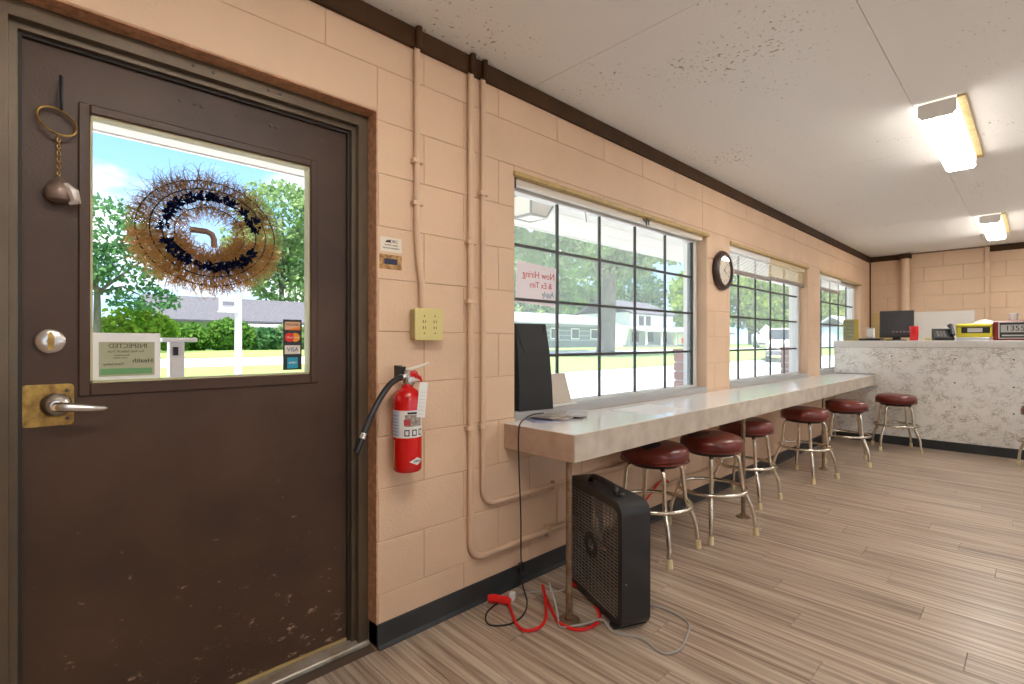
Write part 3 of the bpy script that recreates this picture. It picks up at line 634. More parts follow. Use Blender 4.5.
# ------------------------------------------------------------------ conduits and wall fittings
def arc(c, r, a0, a1, ax, n=6):
    out = []
    for k in range(n+1):
        q = math.radians(a0+(a1-a0)*k/n); out.append((c[0]+r*math.cos(q), c[1], c[2]+r*math.sin(q)))
    return out
def clampb(b, x, y, z, r): b.box(x-r*1.9, x+r*1.9, y-r*1.15, y+r, z-.008, z+.008)
YP = YW-.016
def conduit(label, x, zbot, xend, r, clamps, brown):
    o = empty('electrical_conduit', (x, YW, zbot)); tag(o, label, 'conduit', 'painted conduits on the window wall')
    if xend:
        rad = .075
        pts = [(x, YP, 2.366), (x, YP, 1.2), (x, YP, zbot+rad+.02)]+arc((x+rad, YP, zbot+rad), rad, 180, 270, 'y')+[(x+.4, YP, zbot), (xend, YP, zbot-.004)]
    else: pts = [(x-.004, YP, 2.366), (x-.004, YP, 1.62), (x+.004, YP, 1.52), (x+.018, YP, 1.42), (x+.022, YP, 1.36), (x+.022, YP, zbot)]
    onto(o).tube(pts, r, 12).build('pipe', M['conduit'], o, True)
    dx = -.004 if not xend else 0
    onto(o).tube([(x+dx, YW-.018-.013, 2.360), (x+dx, YW-.018-.013, 2.445)], r*1.05, 10).build('upper_sleeve', M['trim'], o, True)
    for cx, cz in clamps:
        b = onto(o)
        if cz > zbot+.1: clampb(b, cx, YP, cz, r)
        else: b.box(cx-.008, cx+.008, YP-r*1.15, YP+r, cz-r*1.9, cz+r*1.9)
        b.build('clamp', M['conduit'], o)
conduit('peach painted conduit dropping to the ivory outlet box', 1.125, 1.31, None, .0125, [(1.121, 1.91), (1.121, 1.74)], 1)
conduit('peach painted conduit left of the pair, bending lowest near the baseboard', 1.399, .215, 4.3, .014, [(1.399, 1.62), (1.399, 1.36), (1.399, .80), (1.90, .215), (2.6, .213)], 1)
conduit('peach painted conduit right of the pair, bending higher above the other', 1.470, .440, 3.3, .012, [(1.470, 1.85), (1.470, .80), (1.95, .44)], 1)
ob = empty('outlet_box', (1.187, YW, 1.187)); tag(ob, 'ivory double outlet box on the wall above the fire extinguisher', 'outlet')
onto(ob).bbox(1.096, 1.224, YW-.042, YW-.0005, 1.190, 1.312, .004).build('box', mat('ivory shade', (.50, .40, .20), .6), ob)
onto(ob).bbox(1.092, 1.228, YW-.047, YW-.042, 1.186, 1.316, .003).build('cover_plate', M['ivory'], ob)
slot = mat('outlet slot', (.10, .09, .05), .7)
for cx in (1.136, 1.188):
    b = onto(ob)
    for z in (1.262, 1.238): b.box(cx-.007, cx-.004, YW-.0478, YW-.047, z-.006, z+.006).box(cx+.004, cx+.007, YW-.0478, YW-.047, z-.005, z+.005)
    b.build('receptacle', slot, ob)
    for z in (1.285, 1.215): onto(ob).lathe([(.0032, 0), (.0028, .0012), (.0005, .0014)], 8, 'y', (cx, YW-.047, z)).build('screw', slot, ob)
s1 = empty('wall_sticker', (1.01, YW, 1.535)); tag(s1, 'white lettered sticker on the wall beside the door frame', 'sticker')
onto(s1).box(.966, 1.060, YW-.0012, YW, 1.532, 1.588).build('label_sheet', mat('sticker cream', (.76, .69, .58), .6), s1)
lo = Vector(s1.location)
text('DRC', .017, M['ink'], s1, Vector((1.025, YW-.0016, 1.573))-lo, ROT_L)
onto(s1).prism([(.985, 1.568), (.995, 1.578), (1.0, 1.576), (1.006, 1.580), (1.012, 1.568)], YW-.0018, YW-.0012, 'y').build('logo', M['ink'], s1)
for s_, z in (('SECURITY SYSTEMS', 1.558), ('PROTECTED PROPERTY', 1.546)): text(s_, .0068, M['ink'], s1, Vector((1.013, YW-.0016, z))-lo, ROT_L)
s2 = empty('wall_sticker', (1.01, YW, 1.465)); tag(s2, 'brown and gold patterned sticker with a dark blue bar on the wall', 'sticker')
onto(s2).box(.962, 1.060, YW-.0012, YW, 1.464, 1.521).build('label_sheet', mat('gold pattern', (.62, .36, .12), .6, col2=(.16, .06, .02), vscale=70), s2)
onto(s2).box(.983, 1.040, YW-.0018, YW-.0012, 1.483, 1.505).build('blue_bar', mat('navy bar', (.012, .02, .06), .5), s2)
# wall clock
ck = empty('wall_clock', (3.965, YW, 1.747)); tag(ck, 'round dark wooden wall clock between the first two windows', 'clock')
wood = mat('dark clock wood', (.045, .022, .014), .3, var=.3, vscale=15)
b = B(); b.lathe([(.110, 0), (.150, .004), (.158, .018), (.152, .034), (.138, .046), (.122, .047), (.114, .036), (.112, .028)], 40, 'y', (0, 0, 0)); b.build('rim', wood, ck, True)
b = B(); b.lathe([(.113, .020), (.113, .030), (.0005, .030)], 36, 'y'); b.build('dial', mat('dial cream', (.72, .66, .55), .5), ck)
for k in range(12):
    a = math.radians(30*k); text(str(12 if k == 0 else k), .026, M['ink'], ck, (.088*math.sin(a), -.0305, .088*math.cos(a)), ROT_L, 'numeral')
for a, ln, w in ((math.radians(118), .055, .004), (math.radians(45), .080, .003)):
    b = B(); u = Vector((math.sin(a), 0, math.cos(a))); v = Vector((math.cos(a), 0, -math.sin(a)))
    q = [-u*.014-v*w, u*ln-v*w*.4, u*ln+v*w*.4, -u*.014+v*w]
    b.add([(p_.x, -.0325, p_.z) for p_ in q]+[(p_.x, -.0335, p_.z) for p_ in q], [(0, 1, 2, 3), (4, 5, 6, 7), (0, 1, 5, 4), (1, 2, 6, 5), (2, 3, 7, 6), (3, 0, 4, 7)]); b.build('hand', M['black'], ck)
B().lathe([(.113, .0405), (.113, .0415), (.0005, .0415)], 36, 'y').build('cover_glass', M['glass'], ck)
# fire extinguisher
fe = empty('fire_extinguisher', (1.046, YW-.066, .683)); tag(fe, 'red fire extinguisher with black hose and tag hung beside the door', 'fire extinguisher')
b = B(); b.lathe([(.030, 0), (.048, .002), (.054, .010), (.0545, .03), (.0545, .27), (.050, .292), (.038, .312), (.022, .322), (.020, .335)], 32); b.build('cylinder', M['red'], fe, True)
def band(r, z0, z1, a0, a1, m, name, n=14):
    b = B(); vs = []; fs = []
    for k in range(n+1):
        q = math.radians(a0+(a1-a0)*k/n); vs += [(r*math.cos(q), r*math.sin(q), z0), (r*math.cos(q), r*math.sin(q), z1)]
    for k in range(n): fs.append((2*k, 2*k+2, 2*k+3, 2*k+1))
    return b.add(vs, fs).build(name, m, fe, True)
band(.0550, .135, .238, 150, 345, M['paper'], 'instruction_label')
band(.0553, .14, .235, 152, 205, mat('pale blue print', (.55, .60, .72), .6), 'label_column')
for k in range(7): band(.0556, .145+k*.012, .147+k*.012, 158, 200, mat('blue ink', (.12, .16, .35), .7), 'print_line', 4)
band(.0553, .178, .222, 228, 300, mat('label photo', (.50, .42, .36), .7, col2=(.12, .08, .07), vscale=120), 'label_picture')
band(.0556, .182, .205, 224, 250, mat('label red mark', (.50, .05, .06), .6), 'label_mark', 4)
band(.0556, .224, .232, 238, 305, M['ink'], 'label_heading')
for k in range(3): band(.0556, .142, .166, 226+30*k, 246+30*k, M['ink'], 'pictogram', 4); band(.0558, .146, .162, 230+30*k, 242+30*k, M['paper'], 'pictogram_inset', 4)
band(.0552, .02, .125, 168, 176, mat('gold print', (.70, .55, .15), .6), 'side_print', 3)
b = B(); pts = [(-.026, 0), (0, .013), (.026, 0), (0, -.013)]      # white diamond emblem wrapped on the shell
vs = []; fs = []
for k in range(9):
    u = -.030+.060*k/8; h = .0145*(1-abs(u)/.030)+.0004; q = math.radians(278)+u/.0545
    vs += [(.0556*math.cos(q), .0556*math.sin(q), .045-h), (.0556*math.cos(q), .0556*math.sin(q), .045+h)]
for k in range(8): fs.append((2*k, 2*k+2, 2*k+3, 2*k+1))
b.add(vs, fs).build('emblem', M['paper'], fe)
text('AMEREX', .0095, M['ink'], fe, (.0079, -.0566, .045), (PI/2, 0, math.radians(8)))
B().lathe([(.019, .330), (.021, .338), (.021, .356), (.015, .362), (.015, .385), (.006, .390)], 18).build('valve', M['steel'], fe, True)
B().lathe([(.016, 0), (.016, .010), (.001, .011)], 16, 'y', (.004, -.014, .348)).build('gauge', M['steel'], fe, True)
B().tube([(-.006, 0, .386), (.03, -.004, .396), (.075, -.008, .408), (.095, -.010, .414)], [.008, .007, .006, .004], 8).build('carry_lever', M['offw'], fe, True)
B().tube([(-.012, 0, .366), (.025, -.004, .372), (.05, -.008, .358), (.06, -.010, .330)], [.010, .010, .008, .005], 8).build('squeeze_handle', M['redp'], fe, True)
B().tube([(.015+.016*math.cos(q), -.022, .372+.014*math.sin(q)) for q in np.linspace(0, 2*PI, 17)[:-1]], .0025, 6, True).build('pull_pin_ring', mat('red wire', (.6, .05, .05), .4), fe, True)
hp = [(-.015, -.005, .362), (-.05, -.012, .358), (-.09, -.022, .338), (-.135, -.036, .295), (-.172, -.047, .245), (-.200, -.055, .20), (-.214, -.058, .172)]
def smoothpath(p, n=5):
    P = [Vector(q) for q in p]; out = []
    for i in range(len(P)-1):
        p0, p1, p2, p3 = P[max(i-1, 0)], P[i], P[i+1], P[min(i+2, len(P)-1)]
        for k in range(n):
            t = k/n; out.append(.5*((2*p1)+(p2-p0)*t+(2*p0-5*p1+4*p2-p3)*t*t+(3*p1-p0-3*p2+p3)*t**3))
    return out+[P[-1]]
B().tube(smoothpath(hp), .0112, 12).build('hose', M['black'], fe, True)
B().cyl((-.012, -.004, .362), (-.034, -.009, .363), .0125, 12).build('hose_collar', M['steel'], fe, True)
B().tube([(-.211, -.0575, .178), (-.220, -.0595, .160)], .0132, 12).build('hose_ferrule', M['steel'], fe, True)
B().tube([(-.218, -.059, .164), (-.243, -.064, .116)], [.0125, .0112], 12).build('nozzle', M['black'], fe, True)
b = B(); b.box(-.020, .004, .045, .0655, .355, .405).box(-.022, 0, .012, .05, .37, .402); b.build('wall_hook', M['black'], fe)
b = B(); b.m = Matrix.Translation((.036, -.05, .29)) @ Matrix.Rotation(.20, 4, 'Z') @ Matrix.Rotation(.13, 4, 'Y'); b.box(-.022, .022, -.0006, .0006, -.082, .052)
tg = b.build('inspection_tag', M['paper'], fe)
b = B(); b.m = Matrix.Translation((.036, -.05, .29)) @ Matrix.Rotation(.20, 4, 'Z') @ Matrix.Rotation(.13, 4, 'Y')
for k in range(7): b.box(-.016, .014, -.0012, -.0006, -.07+k*.014, -.0688+k*.014)
b.build('tag_print', mat('grey print', (.45, .43, .42), .7), fe)
B().tube([(.012, -.022, .36), (.024, -.045, .352), (.030, -.05, .338)], .001, 5).build('tag_string', M['paper'], fe)
# ------------------------------------------------------------------ things on the window counter
bag = empty('black_bag', (1.83, 1.775, .8375)); tag(bag, 'tall black bag with a drooping cord handle standing in the window corner', 'bag')
b = B(); vs = []
for z, xl, xr, dy in ((0, -.100, .106, .030), (.12, -.098, .098, .030), (.30, -.101, .086, .022), (.435, -.103, .074, .006)):
    yl, yr = .018, -.022
    vs += [(xl, yl-dy, z), (xr, yr-dy, z), (xr+.006, yr+dy, z), (xl, yl+dy*.6, z)]
fs = [(0, 3, 2, 1), (12, 13, 14, 15)]
for k in range(3):
    for j in range(4): fs.append((4*k+j, 4*k+(j+1) % 4, 4*k+4+(j+1) % 4, 4*k+4+j))
b.add(vs, fs).build('bag_body', mat('matte black card', (.013, .014, .013), .5), bag)
hp2 = smoothpath([(-.098, .008, .425), (-.088, -.004, .36), (-.060, -.012, .29), (-.024, -.016, .262), (.012, -.022, .275), (.044, -.026, .33), (.062, -.030, .42)], 4)
B().tube(hp2, .0028, 6).build('cord_handle', M['black'], bag, True)
card = empty('beige_stand', (2.06, 1.79, .8375)); tag(card, 'small beige stand-up panel beside the black bag on the sill', 'display stand')
b = B(); b.add([(-.085, -.012, .004), (.095, -.012, .004), (.070, .020, .172), (-.075, .020, .172), (-.085, -.004, .004), (.095, -.004, .004), (.070, .026, .172), (-.075, .026, .172)], [(0, 1, 2, 3), (7, 6, 5, 4), (0, 4, 5, 1), (1, 5, 6, 2), (2, 6, 7, 3), (3, 7, 4, 0)])
b.build('panel', mat('beige board', (.56, .49, .40), .5), card)
B().bbox(-.10, .115, -.028, .03, 0, .010, .002).build('foot', M['white'], card)
magm = [mat('glossy page', (.62, .58, .52), .4, col2=(.30, .17, .10), vscale=22), mat('glossy page b', (.56, .50, .42), .4, col2=(.20, .16, .16), vscale=25), mat('news page', (.66, .64, .62), .6, col2=(.42, .40, .42), vscale=30), mat('blue page', (.55, .55, .68), .5, col2=(.16, .18, .42), vscale=18)]
for k, (x, y, z, a, w, d, h, l_) in enumerate(((1.84, 1.68, ZT, -.35, .20, .15, .004, 'bluish flyer lying at the window counter end'), (1.95, 1.70, ZT+.005, .30, .26, .18, .006, 'glossy magazine lying flat on the end of the window counter'),
                                              (1.90, 1.70, ZT+.0115, .12, .22, .16, .006, 'brown patterned booklet on top of the flat magazine'), (2.05, 1.66, ZT+.0115, .62, .22, .11, .007, 'tan folded leaflet at the right of the magazine pile'))):
    b = B(); b.bbox(-w/2, w/2, -d/2, d/2, 0, h, .001); o = b.build('magazine', magm[(k+3) % 4], label=l_, cat='magazine', group='papers on the window counter'); o.location = (x, y, z+.0002); o.rotation_euler = (0, 0, a)
B().box(2.35, 2.75, 1.40, 1.66, ZT+.0002, ZT+.0014).build('paper_sheet', M['paper'], label='large white paper sheet lying flat on the window counter', cat='paper')
# ------------------------------------------------------------------ box fan
A0 = Vector((1.713, 1.155, 0)); U = Vector((.40, .9165, 0)).normalized(); V = Vector((U.y, -U.x, 0))
fan = empty('box_fan', A0, math.atan2(U.y, U.x)); tag(fan, 'black box fan standing on the floor beside the first counter post', 'fan')
# local: x along the face (0..0.51), -y away from the viewer side (depth .14), z up
FW, FD, FH, FR = .51, .135, .525, .05
def rrect(x0, x1, z0, z1, r, n=5):
    p = []
    for cx, cz, a in ((x1-r, z1-r, 0), (x0+r, z1-r, 90), (x0+r, z0+r, 180), (x1-r, z0+r, 270)):
        for k in range(n+1): q = math.radians(a+90*k/n); p.append((cx+r*math.cos(q), cz+r*math.sin(q)))
    return p
b = B(); outp = rrect(0, FW, .012, FH, FR); inp = rrect(.030, FW-.030, .040, FH-.034, .035); n = len(outp)
vs = [(x, 0, z) for x, z in outp]+[(x, -FD, z) for x, z in outp]+[(x, 0, z) for x, z in inp]+[(x, -FD, z) for x, z in inp]; fs = []
for k in range(n):
    j = (k+1) % n; fs += [(k, j, n+j, n+k), (2*n+k, 3*n+k, 3*n+j, 2*n+j), (k, 2*n+k, 2*n+j, j), (n+k, n+j, 3*n+j, 3*n+k)]
b.add(vs, fs).build('housing', M['blackm'], fan, 30)
gm = mat('fan grille', (.20, .175, .15), .35)
def grille(y0, nm):
    b = B(); cx, cz = FW/2, (FH+.012)/2
    for k in range(30):
        z = .046+k*(FH-.09)/29; b.box(.028, FW-.028, y0-.004, y0, z-.0018, z+.0018)
    for k in range(15):
        x = .036+k*(FW-.072)/14; b.box(x-.0016, x+.0016, y0-.006, y0-.003, .04, FH-.036)
    return b.build(nm, gm, fan, kind='stuff')
grille(.0, 'front_grille'); grille(-FD+.006, 'rear_grille')
b = B()
for rr in (.030, .040, .052): b.tube([(FW/2+rr*math.cos(q), .001, (FH+.012)/2+rr*math.sin(q)) for q in np.linspace(0, 2*PI, 25)[:-1]], .003, 6, True)
b.build('grille_medallion', M['black'], fan, True)
B().lathe([(.05, -.0), (.05, .045), (.02, .05)], 20, 'y', (FW/2, -.09, (FH+.012)/2)).build('motor_hub', M['black'], fan, True)
for k in range(5):
    b = B(); a = 2*PI*k/5
    pts = [(.045, -.3), (.20, -.42), (.215, 0), (.19, .42), (.045, .35)]; vs = []
    for r_, da in pts:
        q = a+da; y = -.066+.045*da; vs += [(FW/2+r_*math.cos(q), y, .27+r_*math.sin(q)), (FW/2+r_*math.cos(q), y-.003, .27+r_*math.sin(q))]
    m_ = len(pts); b.add(vs, [tuple(range(0, 2*m_, 2)), tuple(range(1, 2*m_, 2))[::-1]]+[(2*i, 2*i+1, (2*i+3) % (2*m_), (2*i+2) % (2*m_)) for i in range(m_)])
    b.build('fan_blade', mat('fan blade', (.06, .055, .05), .4), fan)
b = B(); b.tube(smoothpath([(.12, -.055, FH-.004), (.14, -.055, FH+.020), (.18, -.055, FH+.030), (.30, -.055, FH+.030), (.34, -.055, FH+.020), (.36, -.055, FH-.004)], 4), .013, 10); b.build('carry_handle', M['black'], fan, True)
B().lathe([(.020, 0), (.020, .012), (.016, .018), (.001, .018)], 16, 'z', (.10, -.06, FH)).build('speed_knob', M['black'], fan, True)
for x in (.06, FW-.06): B().bbox(x-.02, x+.02, -FD-.012, .012, 0, .016, .003).build('foot', M['black'], fan)
B().lathe([(.004, 0), (.003, .002), (.0005, .0022)], 8, 'x', (.0, -.02, .20)).build('side_screw', M['steel'], fan)
# ------------------------------------------------------------------ cords on the floor
def cord(name, pts, r, m, label, n=6): return B().tube(smoothpath(pts, 6), r, 8).build(name, m, smooth=True, label=label, cat='cord')
rc = empty('extension_cord', (1.6, 1.45, 0)); tag(rc, 'thick red extension cord with a red connector curling around the post foot', 'cord')
def oc(par, pts, r, nm, m): return onto(par).tube(smoothpath(pts, 6), r, 8).build(nm, m, par, True)
oc(rc, [(1.54, 1.64, .022), (1.50, 1.575, .010), (1.455, 1.50, .008), (1.447, 1.44, .007), (1.505, 1.415, .007), (1.585, 1.452, .007), (1.68, 1.545, .03), (1.725, 1.60, .040), (1.70, 1.565, .022), (1.645, 1.475, .008), (1.588, 1.375, .007), (1.612, 1.288, .007), (1.70, 1.270, .007), (1.775, 1.315, .007), (1.842, 1.412, .007), (1.872, 1.490, .015), (1.93, 1.60, .020), (2.35, 1.70, .012), (2.62, 1.715, .06), (2.83, 1.722, .18), (3.02, 1.726, .262), (3.10, 1.722, .235)], .0068, 'cable', M['redp'])
b = onto(rc); b.tube([(1.488, 1.716, .020), (1.502, 1.70, .022), (1.518, 1.675, .022), (1.535, 1.645, .022), (1.545, 1.628, .020)], [.017, .020, .017, .019, .010], 8); b.build('connector', M['redp'], rc, True)
gc = empty('fan_cord', (1.85, 1.1, 0)); tag(gc, 'thin grey power cord looping from the fan across the floor', 'cord')
oc(gc, [(1.66, 1.50, .11), (1.63, 1.44, .055), (1.588, 1.382, .008), (1.575, 1.352, .005), (1.635, 1.298, .016), (1.728, 1.262, .014), (1.70, 1.20, .006), (1.715, 1.15, .005), (1.745, 1.08, .005), (1.718, .985, .005), (1.775, .945, .005), (1.875, .965, .005), (1.975, 1.005, .005), (2.012, 1.10, .005), (1.995, 1.205, .005), (1.94, 1.28, .02)], .0045, 'cable', M['grey'])
bk = empty('hanging_cord', (1.63, 1.70, 0)); tag(bk, 'black cord hanging over the counter end down to a loop on the floor', 'cord')
oc(bk, [(1.86, 1.72, .822), (1.76, 1.70, .826), (1.66, 1.665, .815), (1.618, 1.645, .800), (1.606, 1.640, .77), (1.610, 1.645, .68), (1.632, 1.66, .52), (1.652, 1.672, .35), (1.668, 1.688, .20), (1.672, 1.690, .13)], .0034, 'cable', M['black'])
onto(bk).bbox(1.658, 1.688, 1.68, 1.70, .085, .135, .004).build('inline_plug', M['black'], bk)
oc(bk, [(1.672, 1.690, .09), (1.66, 1.665, .03), (1.62, 1.60, .005), (1.535, 1.535, .004), (1.44, 1.52, .004), (1.372, 1.575, .004), (1.42, 1.65, .004), (1.52, 1.68, .006), (1.57, 1.668, .02)], .0034, 'cable', M['black'])
wa = empty('power_adapter', (1.585, 1.66, 0)); tag(wa, 'small white plug adapter on a grey cable lying by the wall', 'adapter')
b = MB(); b.m = Matrix.Rotation(.5, 4, 'Z'); b.bbox(-.016, .016, -.013, .013, .001, .034, .004); b.build('plug_body', M['white'], wa)
oc(wa, [(1.585, 1.66, .018), (1.53, 1.69, .008), (1.47, 1.715, .005), (1.455, 1.70, .005)], .003, 'cable', M['grey'])
oc(wa, [(1.60, 1.655, .018), (1.66, 1.66, .008), (1.72, 1.62, .005), (1.80, 1.56, .004), (1.86, 1.57, .004)], .003, 'cable', M['grey'])
# ------------------------------------------------------------------ bar stools
def seat_mesh():
    prof = [(.02, .505), (.150, .505), (.176, .512), (.187, .530), (.189, .552), (.182, .576), (.166, .592), (.140, .601), (.09, .606), (.04, .608), (.002, .608)]
    return B().lathe(prof, 36)
def stool(loc, rz, label):
    o = empty('bar_stool', (loc[0], loc[1], 0), rz); tag(o, label, 'stool', 'burgundy bar stools at the counters'); return o
cush = pan = None; parts = []
proto = empty('bar_stool', (0, 0, 0)); 
seat = seat_mesh().build('seat', M['vinyl'], proto, 50)
B().tube([(.187*math.cos(q), .187*math.sin(q), .515) for q in np.linspace(0, 2*PI, 41)[:-1]], .0045, 6, True).build('seat_piping', M['vinyl'], seat, True)
B().lathe([(.10, .478), (.135, .484), (.150, .498), (.150, .507), (.02, .507)], 28).build('swivel_plate', mat('dark swivel plate', (.03, .025, .02), .5, .5), proto, True)
for k in range(4):
    q = PI/4+k*PI/2; u, v = math.cos(q), math.sin(q)
    pr_ = [(.060, .492), (.118, .490), (.143, .482), (.157, .462), (.163, .43), (.168, .38), (.178, .29), (.182, .272), (.198, .238), (.228, .172), (.242, .122), (.247, .085), (.252, .030)]
    lg = B().tube([(r_*u, r_*v, z) for r_, z in pr_], .0125, 10).build('leg', M['chrome'], proto, 50)
    B().tube([(.250*u, .250*v, .046), (.253*u, .253*v, .020), (.254*u, .254*v, 0)], [.0150, .0165, .0172], 12).build('foot_tip', M['cream'], lg, 50)
B().tube([(.202*math.cos(q), .202*math.sin(q), .268) for q in np.linspace(0, 2*PI, 41)[:-1]], .0118, 10, True).build('foot_ring', M['chrome'], proto, True)
def front(p1, p2): return Vector(p1), Vector(p2)
def from_feet(a, b, up):      # two adjacent feet and the side on which the stool stands
    a, b = Vector(a), Vector(b); m_ = (a+b)/2; d = (b-a).normalized(); nrm = Vector((-d.y, d.x))
    if nrm.dot(Vector(up)) < 0: nrm = -nrm
    c = m_+nrm*.180; return c, math.atan2(d.y, d.x)
ST = [from_feet((2.40, 1.326), (2.76, 1.345), (0, 1)), from_feet((2.864, 1.313), (3.189, 1.191), (0, 1)), from_feet((3.705, 1.350), (4.052, 1.336), (0, 1)),
      from_feet((4.677, 1.288), (5.04, 1.196), (0, 1)), from_feet((5.70, 1.093), (6.057, 1.198), (0, 1)), (Vector((6.90, 1.085)), 1.95), (Vector((6.67, -.074)), .157)]
SL = ['bar stool with torn seat nearest the camera, behind the box fan', 'bar stool with smooth burgundy seat in front of the middle pipe post', 'bar stool with cracked dark seat tucked under the counter behind the middle post',
      'bar stool pulled out from the window counter beyond the middle post', 'bar stool at the far end of the window counter beside the last post', 'bar stool standing alone against the marbled counter front', 'bar stool cut off by the right edge in front of the marbled counter']
for k, ((c, a), l_) in enumerate(zip(ST, SL)):
    o = proto if k == 0 else copy_tree(proto)
    o.location = (c[0], c[1], 0); o.rotation_euler = (0, 0, a); tag(o, l_, 'stool', 'burgundy bar stools at the counters')
def patch(st, ang, r0, sx, sy, m, seed):      # torn area lying on the cushion
    rs = random.Random(seed); n = 18; c = Vector((r0*math.cos(ang), r0*math.sin(ang))); rim = []; prof = [(.0, .609), (.04, .609), (.09, .607), (.14, .602), (.166, .593), (.182, .577), (.190, .552)]
    def zz(r):
        for (ra, za), (rb, zb) in zip(prof, prof[1:]):
            if r <= rb: return za+(zb-za)*(r-ra)/(rb-ra)
        return .552
    b = B(); vs = []; fs = []
    for ring in (0, .35, .7, 1):
        for k in range(n):
            q = 2*PI*k/n; w = ring*(1+rs.uniform(-.18, .18) if ring == 1 else 1)
            p_ = c+Vector((sx*w*math.cos(q), sy*w*math.sin(q))); r_ = p_.length
            if r_ > .187: p_ *= .187/r_; r_ = .187
            vs.append((p_.x, p_.y, zz(r_)+.0012))
    for i in range(3):
        for k in range(n): fs.append((i*n+k, i*n+(k+1) % n, (i+1)*n+(k+1) % n, (i+1)*n+k))
    return b.add(vs, fs).build('torn_patch', m, st, True, label='dark torn vinyl')
allst = [o for o in bpy.data.objects if o.name.startswith('bar_stool') and o.type == 'EMPTY']
allst.sort(key=lambda o: o.location.x)
def ang_of(o, wx, wy): return math.atan2(wy, wx)-o.rotation_euler[2]
patch(allst[0], ang_of(allst[0], -.75, -.2), .085, .075, .055, M['tear'], 3)
patch(allst[0], ang_of(allst[0], -.2, 1), .09, .09, .05, M['tear'], 5)
patch(allst[1], ang_of(allst[1], -.9, .6), .095, .085, .06, mat('worn dark vinyl', (.05, .012, .01), .5), 6)
patch(allst[2], ang_of(allst[2], -.3, .2), .04, .13, .11, mat('cracked vinyl', (.035, .012, .012), .35, col2=(.30, .22, .2), vscale=60), 9)
# ------------------------------------------------------------------ on the far counter and back wall
ZK = 1.1965
def at(name, label, cat, x, y, z=ZK, rz=0): o = empty(name, (x, y, z), rz); tag(o, label, cat); return o
o = at('framed_sign', 'small yellow framed notice at the window end of the service counter', 'sign', 7.30, 1.60, rz=.06)
B().bbox(-.006, .010, -.085, .075, 0, .262, .003).build('frame', mat('mustard frame', (.46, .34, .06), .5), o)
B().box(-.0075, -.006, -.040, .070, .012, .250).build('sheet', mat('olive sheet', (.38, .37, .20), .7, col2=(.24, .24, .14), vscale=40), o)
for k, s_ in enumerate(('NOTICE', 'PLEASE PAY', 'AT COUNTER', 'NO REFUNDS', 'THANK YOU')): text(s_, .017, tk, o, (-.0078, .015, .226-k*.044), ROT_B)
o = at('white_cup', 'small white container beside the framed notice', 'cup', 7.42, 1.415, ZK+.028)
B().bbox(-.035, .035, -.038, .038, 0, .115, .008).build('container', M['white'], o)
B().bbox(-.037, .037, -.040, .040, .115, .128, .004).build('lid', mat('grey lid', (.6, .6, .58), .5), o)
B().bbox(7.32, 7.56, 1.30, 1.52, ZK, ZK+.027, .004).build('cash_tray', M['black'], label='flat black tray under the white container on the service counter', cat='tray')
o = at('monitor', 'black flat monitor screen standing on the service counter', 'monitor', 7.52, 1.178, rz=.10)
B().m = None
b = B(); b.m = Matrix.Translation((0, 0, .04)) @ Matrix.Rotation(.12, 4, 'Y'); b.bbox(0, .03, -.165, .165, 0, .325, .005); b.build('bezel', M['black'], o)
b = B(); b.m = Matrix.Translation((0, 0, .04)) @ Matrix.Rotation(.12, 4, 'Y'); b.box(-.0012, 0, -.146, .146, .040, .308); b.build('screen', mat('dark screen', (.035, .035, .042), .06, spec=.8), o)
b = B(); b.m = Matrix.Translation((0, 0, .04)) @ Matrix.Rotation(.12, 4, 'Y')
for k in range(5): b.box(-.002, -.0012, -.12+k*.035, -.10+k*.035, .060, .075)
b.build('screen_icons', mat('screen icon', (.20, .16, .16), .3), o)
B().bbox(-.06, .10, -.10, .10, 0, .012, .004).build('stand_foot', M['black'], o); B().box(.03, .06, -.04, .04, .01, .12).build('stand_neck', M['black'], o)
o = at('red_cup', 'plain red plastic cup in front of the monitor', 'cup', 7.33, .985)
B().lathe([(.034, 0), (.038, .006), (.042, .14), (.043, .160), (.040, .166), (.037, .164), (.034, .02), (.001, .02)], 24).build('cup_body', M['redp'], o, True)
o = at('telephone', 'black desk telephone lying in front of the yellow box', 'telephone', 7.37, .735, rz=.25)
b = B(); b.prism([(-.09, 0), (.10, 0), (.10, .135), (-.09, .03)], -.085, .085, 'y'); b.build('base', M['black'], o)
B().tube([(-.06, -.075, .06), (-.01, -.075, .13), (.05, -.075, .175), (.10, -.075, .165)], [.022, .016, .016, .024], 10).build('handset', M['black'], o, True)
b = B()
for i in range(4):
    for j in range(3): b.box(-.06+i*.028, -.042+i*.028, -.02+j*.028, -.002+j*.028, .045+i*.0155, .060+i*.0155)
b.build('keys', mat('grey keys', (.30, .30, .30), .5), o, kind='stuff')
o = at('yellow_machine', 'yellow machine with a grey display panel between telephone and register', 'machine', 7.52, .475)
B().bbox(-.10, .14, -.140, .155, .035, .185, .01).build('casing', M['yel'], o)
B().bbox(-.12, .16, -.120, .155, 0, .035, .006).build('plinth', M['silver'], o)
B().box(-.104, -.10, -.12, .11, .08, .145).build('display_panel', M['black'], o); B().box(-.106, -.104, -.06, .06, .09, .135).build('display', mat('grey lcd', (.42, .42, .40), .4), o)
B().box(-.105, -.10, -.135, .15, .148, .152).build('seam_strip', M['black'], o)
o = at('cash_register', 'maroon machine reading 1355 on its display at the frame edge', 'cash register', 7.50, .165)
B().bbox(-.10, .16, -.24, .165, 0, .205, .01).build('casing', M['maroon'], o)
B().box(-.1015, -.10, -.23, .125, .02, .195).build('face_frame', mat('pale outline', (.6, .55, .52), .5), o)
B().box(-.103, -.1015, -.222, .117, .028, .187).build('face', M['black'], o)
B().box(-.1045, -.103, -.215, .108, .085, .165).build('display', mat('dull lcd', (.36, .36, .34), .35), o)
